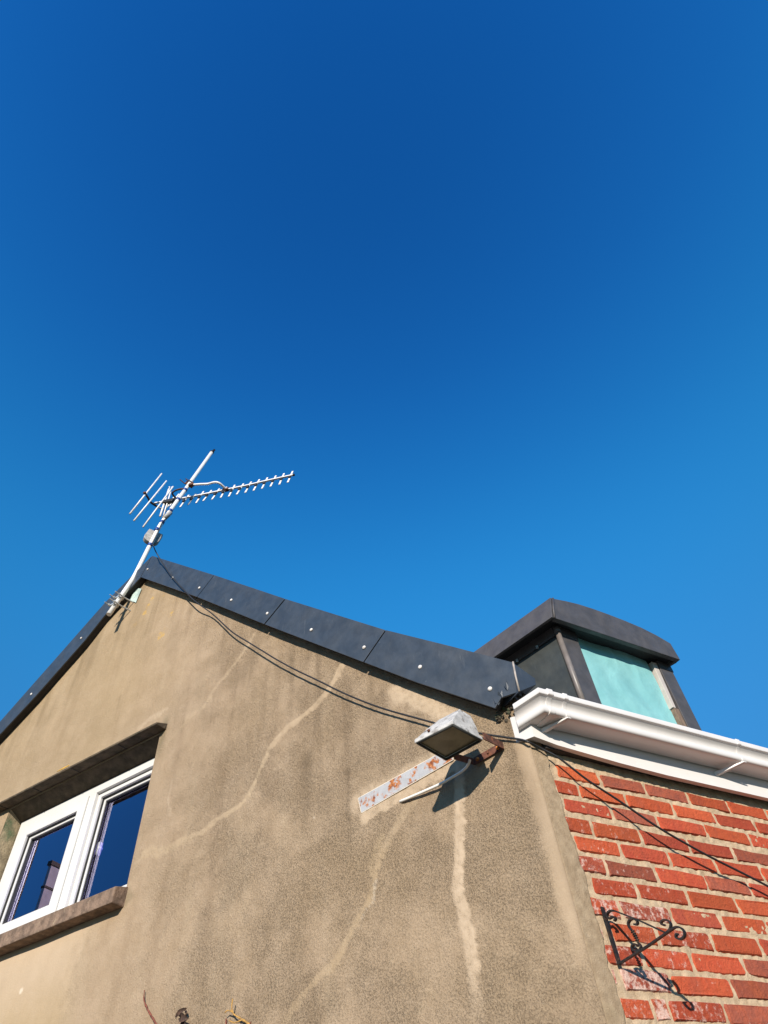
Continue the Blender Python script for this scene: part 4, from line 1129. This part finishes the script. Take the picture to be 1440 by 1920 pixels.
# three long reflector rods on their curved carrier
for a, b in DATA['rods']:
    a, b = np.array(a), np.array(b)
    r_ = add('reflector_rod', tube([a, b], 0.0085, 8), MAT['aluminium'], aerial, smooth=True)
    k = nrm(b - a)
    add('rod_tip', tube([a - k * 0.006, a + k * 0.03], 0.0065, 8), MAT['amp'], r_, smooth=True)
add('reflector_carrier', tube(smooth_path([np.array(p) for p in DATA['refl_arc'][:5]], 3), 0.011, 8), MAT['rust_dark'], aerial, smooth=True)
add('reflector_stay', tube([np.array(p) for p in DATA['refl_arc'][4:]], 0.0085, 8), MAT['aluminium'], aerial, smooth=True)
add('rod_holder', dome(np.array(DATA['refl_arc'][0]), EN, 0.018, 0.016, 10, 3), MAT['rust'], aerial, smooth=True)
# folded dipole and its junction box
da, db = (np.array(p) for p in DATA['dipole'])
dp = [da + BD * 0.018, da + MD * 0.012, da - BD * 0.018, db - BD * 0.018, db - MD * 0.012, db + BD * 0.018, da + BD * 0.018]
add('dipole', join(tube([da, db], 0.010, 8), tube([da + BD * 0.035 - MD * .01, db + BD * 0.035 + MD * 0.01], 0.007, 8)), MAT['aluminium'], aerial, smooth=True)
jb = (da + db) / 2 + BD * 0.05 - MD * 0.03
add('junction_box', obox(jb - BD * 0.05 - MD * 0.035 - EN * 0.02, BD * 0.12, MD * 0.055, EN * 0.045), MAT['black'], aerial, bevel=0.008)
# cranked support arm
crk = smooth_path([np.array(p) for p in DATA['crank']], 4)
add('support_arm', tube(crk, 0.0115, 10), MAT['aluminium'], aerial, smooth=True)
cl = np.array(DATA['clamp'])
fw = nrm(np.array([0, 0, 1.6]) - cl); fw = nrm(fw - MD * (fw @ MD)); sdv = np.cross(MD, fw)
clamp = add('mast_clamp', join(obox(cl - sdv * 0.04 - MD * 0.022 - fw * 0.03, sdv * 0.085, MD * 0.044, fw * 0.014), tube([cl - sdv * .03 - fw * .02, cl - sdv * .028 + fw * .022, cl + sdv * .028 + fw * .022, cl + sdv * .03 - fw * .02], 0.006, 8),
      obox(np.array(DATA['crank'][0]) - BD * .03 - MD * .016 - EN * .016, BD * 0.05, MD * 0.032, EN * 0.032)), MAT['rust'], aerial)
for a, b in DATA['clamp_prongs']:
    add('clamp_bolt', tube([np.array(a), np.array(b)], 0.005, 8), MAT['rust_dark'], clamp)
ce = np.array(DATA['crank'][-1])
add('boom_clamp', join(obox(ce - BD * 0.03 - MD * 0.02 - EN * 0.016, BD * 0.06, MD * 0.034, EN * 0.032), tube([ce + MD * .03, ce - MD * .03], 0.005, 8)), MAT['rust'], aerial)
rc = (np.array(DATA['directors'][9][0]) + np.array(DATA['directors'][9][1])) / 2 + MD * 0.012
add('boom_bolt', join(tube([rc - BD * 0.02, rc + BD * 0.02], 0.006, 8), dome(rc, MD, 0.008, 0.014, 8, 2)), MAT['rust'], aerial)
add('feeder_loop', tube(smooth_path([np.array(p) for p in DATA['loop']], 4), 0.0095, 8), MAT['rust_dark'], aerial, smooth=True)
# grey masthead box behind the pole, coax joint above it
am = np.array(DATA['amp'])
ax_, ay_, az_ = nrm(fw * 0.2 + sdv), nrm(MD), None
az_ = np.cross(ax_, ay_)
if az_ @ fw < 0: az_ = -az_
pr = []
for k in range(11):
    a = math.pi * k / 10
    pr.append(am + ax_ * 0.068 * math.cos(a) - ay_ * (0.045 + 0.055 * math.sin(a)) - az_ * 0.028)
pr += [am - ax_ * 0.066 + ay_ * 0.055 - az_ * 0.028, am + ax_ * 0.066 + ay_ * 0.055 - az_ * 0.028]
add('masthead_box', prism(pr, -az_ * 0.05), MAT['amp'], aerial, bevel=0.006)
cj = np.array(DATA['bands'][2]); 
add('coax_joint', join(tube([cj - MD * 0.03 + sdv * 0.012 + fw * .012, cj - MD * 0.14 - sdv * 0.006 + fw * .014], [0.020, 0.024], 10)), MAT['amp'], aerial, smooth=True)
add('coax_lead', tube(smooth_path([cj - MD * 0.01 + fw * .022, cj - MD * .09 + sdv * .022 + fw * .02, np.array(DATA['bands'][3]) + fw * .024, np.array(DATA['bands'][4]) + fw * .026 + sdv * .012, am + fw * .03 + sdv * .02, np.array(DATA['band_low']) + fw * .026 + sdv * .006], 4), 0.004, 6), MAT['black'], aerial, smooth=True)
# U-bolts and the wall plate
for i, (p, e1, e2) in enumerate(zip(DATA['ubolt'][0], DATA['ubolt_end'][::2], DATA['ubolt_end'][1::2])):
    t_ = (np.array(p) - MP_[0]) @ MD
    c = MP_[0] + MD * t_
    ub = tube(smooth_path([c - TU * -0.03 + NW * 0.075, c + TU * 0.028 + NW * 0.0, c + TU * 0.0 - NW * 0.026, c - TU * 0.028 + NW * 0.0, c - TU * 0.03 + NW * 0.075], 4), 0.0042, 8)
    yk = obox(c - TU * 0.040 + NW * 0.022 - UP * 0.007, TU * 0.08, UP * 0.014, NW * 0.004)
    o_ = add('u_bolt', join(ub, yk), MAT['zinc'], aerial)
    for s_ in (-1, 1):
        add('nut', tube([c + TU * 0.029 * s_ + NW * 0.028, c + TU * 0.029 * s_ + NW * 0.040], 0.010, 6), MAT['zinc'], o_)
    st = tube([c + NW * 0.02 - TU * 0.03, c - NW * 0.05 - TU * 0.035, c - NW * 0.13 - TU * 0.05], 0.0055, 8)
    add('stand_off', st, MAT['zinc'], aerial)
wp = DATA['wall_plate']
add('wall_plate', prism([G(u, v, 0.004) for u, v in wp], NW * 0.006), MAT['green_plate'], aerial, bevel=0.001)

# ------------------------------------------------------------------ cables
cab = [np.array(DATA['band_low']) + fw * 0.024 + sdv * 0.004] + [np.array(p) for p in DATA['cable_top']] + [np.array(p) for p in DATA['cable_g'][1:]] + [np.array(p) for p in DATA['cable_b']]
cable = add('aerial_cable', tube(smooth_path(cab, 5), 0.0042, 8), MAT['black'], None, smooth=True)
tag(cable, 'thin black cable running from the aerial down across both walls', 'cable')
wc = add('lamp_cable', tube(smooth_path([np.array(p) for p in DATA['white_cable']], 5), 0.0055, 10), MAT['white_cable'], None, smooth=True)
tag(wc, 'short white cable curving from the rough wall to the floodlight bracket', 'cable')

# ------------------------------------------------------------------ rusty painted strap
pq = DATA['plate']
strap_ = add('wall_strap', prism([G(u, v, -0.004) for u, v in pq], NW * 0.010), MAT['strap'], None, bevel=0.0015)
tag(strap_, 'flat grey painted steel strip with rust patches bedded in the wall', 'metal strip')
def edge_strip(a, b, w, off):
    a, b = np.array(a), np.array(b); L = np.linalg.norm(b - a); d = (b - a) / L; q = np.array([-d[1], d[0]]) * off
    n = 26; top, bot = [], []
    for i in range(n + 1):
        p = a + d * L * i / n
        k = w * (0.75 + 0.5 * rng.random())
        top.append(G(*(p + q * k), -0.003)); bot.append(G(*(p - q * 0.002), -0.003))
    return prism(top + bot[::-1], NW * 0.0085)
ed = add('bedding_mortar', join(edge_strip(pq[0], pq[3], 0.013, 1), edge_strip(pq[1], pq[2], 0.016, -1), edge_strip(pq[0], pq[1], 0.013, -1)), MAT['white_edge'], strap_)

# ------------------------------------------------------------------ floodlight
lamp = empty('floodlight', G(0.23, 2.88, 0.20))
tag(lamp, 'weathered grey floodlight tilted down on a rusty bracket by the corner', 'floodlight')
Lq = [G(.339, 2.884, .283), G(.172, 2.896, .283), G(.131, 2.886, .126), G(.298, 2.866, .126)]     # outer-left, outer-right, inner-right, inner-left
ctr = sum(Lq) / 4
ln_ = nrm(np.cross(Lq[1] - Lq[0], Lq[3] - Lq[0]))
if ln_[2] > 0: ln_ = -ln_                       # glass faces down
upv = -ln_
def shrink(k, h): return [ctr + (p - ctr) * k + upv * h for p in Lq]
lip0, lip1 = shrink(1.0, 0.0), shrink(1.0, 0.016)
c_off = np.array(ctr)
def body_ring(ku, kw, h, du, dw):
    eu = (Lq[1] - Lq[0]) / 2; ew = (Lq[0] - Lq[3]) / 2
    base = ctr + upv * h + TU * du + NW * dw
    return [base - eu * ku + ew * kw, base + eu * ku + ew * kw, base + eu * ku - ew * kw, base - eu * ku - ew * kw]
rings = [lip0, lip1, body_ring(.93, .93, .018, 0, 0), body_ring(.79, .72, .060, -0.014, -0.010), body_ring(.56, .38, .116, -0.031, -0.026)]
V, F = [], []
for r_ in rings: V += r_
for k in range(len(rings) - 1):
    for i in range(4):
        j = (i + 1) % 4
        F.append((4 * k + i, 4 * k + j, 4 * k + 4 + j, 4 * k + 4 + i))
F.append(tuple(range(4 * len(rings) - 4, 4 * len(rings))))
inner = shrink(0.90, 0.0)
n = len(V); V += inner
for i in range(4):
    j = (i + 1) % 4; F.append((i, j, n + j, n + i))
inner2 = shrink(0.88, 0.007); V += inner2
for i in range(4):
    j = (i + 1) % 4; F.append((n + i, n + j, n + 4 + j, n + 4 + i))
add('lamp_body', (V, F), MAT['lamp_body'], lamp, bevel=0.0035)
add('lamp_gasket', join(*[tube([shrink(0.92, -0.001)[i], shrink(0.92, -0.001)[(i + 1) % 4]], 0.0045, 6) for i in range(4)]), MAT['gasket'], lamp, smooth=True)
add('lamp_glass', prism(shrink(0.885, 0.006), upv * 0.004), MAT['lamp_glass'], lamp)
pb = Lq[0] * 0.56 + Lq[1] * 0.44
pb = Lq[0] + (Lq[1] - Lq[0]) * 0.40 + upv * 0.020 + NW * 0.001
add('lamp_screw', dome(pb, nrm(NW + upv * .3), 0.0065, 0.007, 8, 2), MAT['rust'], lamp)
# stirrup: foot on the wall, an arm on either side of the lamp
fA, fB = G(.102, 2.908, .006), G(.232, 2.891, .006)
foot = add('stirrup', join(
    prism([fA - UP * .014, fB - UP * .014, fB + UP * .014, fA + UP * .014], NW * 0.005),
    prism([fA + UP * .014, fA - UP * .014, G(.122, 2.882, .135), G(.122, 2.912, .135)], TU * 0.004),
    prism([fB + UP * .012, fB - UP * .014, G(.262, 2.862, .120), G(.262, 2.888, .120)], TU * 0.004)), MAT['rust'], lamp)
for s_ in (0.18, 0.52, 0.88):
    p = fA + (fB - fA) * s_ + NW * 0.005
    add('bolt_head', dome(p, NW, 0.0085 if s_ != 0.52 else 0.004, 0.007, 8, 3), MAT['rust'] if s_ == 0.52 else simple('orange_rust', (0.50, 0.17, 0.03), 0.85, var=0.4, scale=120), foot, smooth=True)

# ------------------------------------------------------------------ scroll bracket on the brickwork
sb = empty('hanging_bracket', np.array(DATA['br_bar'][-1]))
tag(sb, 'black wrought iron hanging basket bracket with scrolls on the brick wall', 'bracket')
hb = nrm(np.array(DATA['br_diag'][2]) * (1, 1, 0) - np.array(DATA['br_diag'][0]) * (1, 1, 0))
side = nrm(np.cross(hb, UP))
A_ = lambda k: [np.array(p) for p in DATA[k]]
bar = A_('br_bar')
def flatbar(pts, hw=0.006, ht=0.0022): return tube(pts, 0, 4, True, flat=(side, hw, ht))
add('back_bar', tube([np.array((bar[0][0], YB - 0.004, bar[0][2])), np.array((bar[2][0], YB - 0.004, bar[2][2]))], 0, 4, True, flat=(side, 0.0075, 0.003)), MAT['iron'], sb)
def tidy(k, n=4):
    return smooth_path(A_(k), n)
tp_ = A_('br_top')
add('top_arm', flatbar(smooth_path(tp_[:11], 4)[:-1] + [tp_[10], tp_[11], tp_[12]]), MAT['iron'], sb)
dg = A_('br_diag')
add('diagonal_brace', flatbar([dg[0], dg[1]] + smooth_path(dg[2:], 4)), MAT['iron'], sb)
add('end_scroll', flatbar(tidy('br_curl')), MAT['iron'], sb)
mid_ = A_('br_mid')
add('middle_scroll', flatbar(smooth_path(mid_[:9], 4)), MAT['iron'], sb)
add('middle_scroll', flatbar(smooth_path(mid_[11:], 4)), MAT['iron'], sb)
tw = smooth_path(A_('br_twist'), 6)
rad = [0.0052 + 0.0022 * math.sin(i * 1.3) for i in range(len(tw))]
add('twisted_link', tube(tw, rad, 8), MAT['iron'], sb, smooth=True)
for z_ in (bar[0][2] - 0.035, bar[2][2] + 0.012):
    add('screw_head', dome((bar[1][0], YB - 0.007, z_), (0, -1, 0), 0.004, 0.003, 8, 2), MAT['rust_dark'], sb)

# ------------------------------------------------------------------ dead creeper at the foot of the view
tws = []
cats = [('twig', 'dark red dead twig curving up the wall left of the dry leaf', 'dead_twig', MAT['twig'], 0.0045),
        ('twig', 'yellow dry stem with a fork at the bottom edge of the wall', 'dry_stem', MAT['straw'], 0.004),
        ('twig', 'tiny red twig end left of the yellow dry stem', 'dead_twig', MAT['twig'], 0.004),
        ('twig', 'tiny red twig end right of the yellow dry stem', 'dead_twig', MAT['twig'], 0.004),
        ('leaf', 'curled dark brown dead leaf clinging to the wall', 'dead_leaf', MAT['leaf'], 0.004)]
for pts, (ct, lab, nm, mt, r_) in zip(DATA['twigs'], cats):
    P_ = smooth_path([np.array(p) for p in pts], 5)
    k = len(P_)
    rr = [r_ * (0.55 + 0.6 * i / k + 0.18 * rng.normal()) for i in range(k)]
    parts = [tube(P_, np.clip(rr, 0.0015, 0.02), 7)]
    if nm == 'dry_stem':
        q = P_[4]
        parts.append(tube(smooth_path([q, q + TU * 0.006 + UP * 0.02 + NW * 0.006, q + TU * 0.002 + UP * 0.045 + NW * 0.01], 4), 0.0022, 6))
        parts.append(tube(smooth_path([P_[10], P_[10] + TU * 0.03 - UP * 0.004 + NW * 0.01, P_[10] + TU * 0.055 + UP * 0.006 + NW * 0.012], 4), 0.0022, 6))
        parts.append(tube(smooth_path([P_[2], P_[2] + TU * 0.022 + UP * 0.008, P_[2] + TU * 0.035 + UP * 0.004], 4), 0.002, 6))
    if nm == 'dead_leaf':
        for (du, dvv, s1, tilt) in ((0, 0, 1.0, 0.3), (0.018, 0.018, 0.7, -0.5), (-0.014, -0.02, 0.9, 0.8)):
            lv, lf = [], []
            for i in range(8):
                for j in range(4):
                    s = i / 7; t_ = (j / 3 - 0.5)
                    wd = math.sin(math.pi * (0.08 + 0.84 * s)) * 0.030 * s1
                    c_ = np.array(DATA['leaf']) + TU * (du + (s - .5) * 0.055 * s1) + UP * (dvv + t_ * wd + (s - .5) * 0.05 * tilt) + NW * (0.006 + 0.02 * abs(t_) + 0.012 * math.sin(3 * s + tilt))
                    lv.append(c_)
            for i in range(7):
                for j in range(3):
                    a = i * 4 + j; lf.append((a, a + 4, a + 5, a + 1))
            parts.append((lv, lf))
    o_ = add(nm, join(*parts), mt, None, smooth=True, fix=False)
    tag(o_, lab, ct)

# ------------------------------------------------------------------ the house opposite, seen in the window's reflection
nd = np.array([-0.8836, 0.4683, 0]); nc = np.array([0.18, 4.41, 0]) + nd * 20.0
face = nrm([0.36, -0.933, 0])
nback = -face
nside = np.array([nback[1], -nback[0], 0])            # along its ridge
nc = nc + nside * 0.20
nh = empty('neighbour_house', nc)
tag(nh, 'pink rendered house with a chimney stack across the yard, mirrored in the window', 'house')
hw, hd_, ev, rg = 4.5, 3.2, 6.4, 9.3
a0 = nc + nback * 0.2
w_ = [a0 - nside * hw - nback * hd_, a0 + nside * hw - nback * hd_, a0 + nside * hw + nback * hd_, a0 - nside * hw + nback * hd_]
add('wall', prism(w_, UP * ev), MAT['neighbour'], nh)
rf = [a0 - nside * (hw + .2) - nback * (hd_ + .3) + UP * (ev - .15), a0 - nside * (hw + .2) + UP * rg, a0 - nside * (hw + .2) + nback * (hd_ + .3) + UP * (ev - .15)]
nroof = add('roof', prism(rf, nside * (2 * hw + .4)), MAT['roof'], nh)
st_ = nc - nside * 0.27 - nback * 0.25
add('chimney', join(obox(st_ + UP * 8.8, nside * 0.54, nback * 0.12, UP * 2.4)), MAT['neighbour'], nroof, bevel=0.01)
add('chimney_cap', join(obox(st_ - nside * 0.05 - nback * .03 + UP * 11.17, nside * 0.64, nback * 0.18, UP * 0.13), obox(st_ - nside * 0.03 - nback * .02 + UP * 10.5, nside * 0.60, nback * 0.16, UP * 0.07)), MAT['stone_sill'], nroof, bevel=0.01)
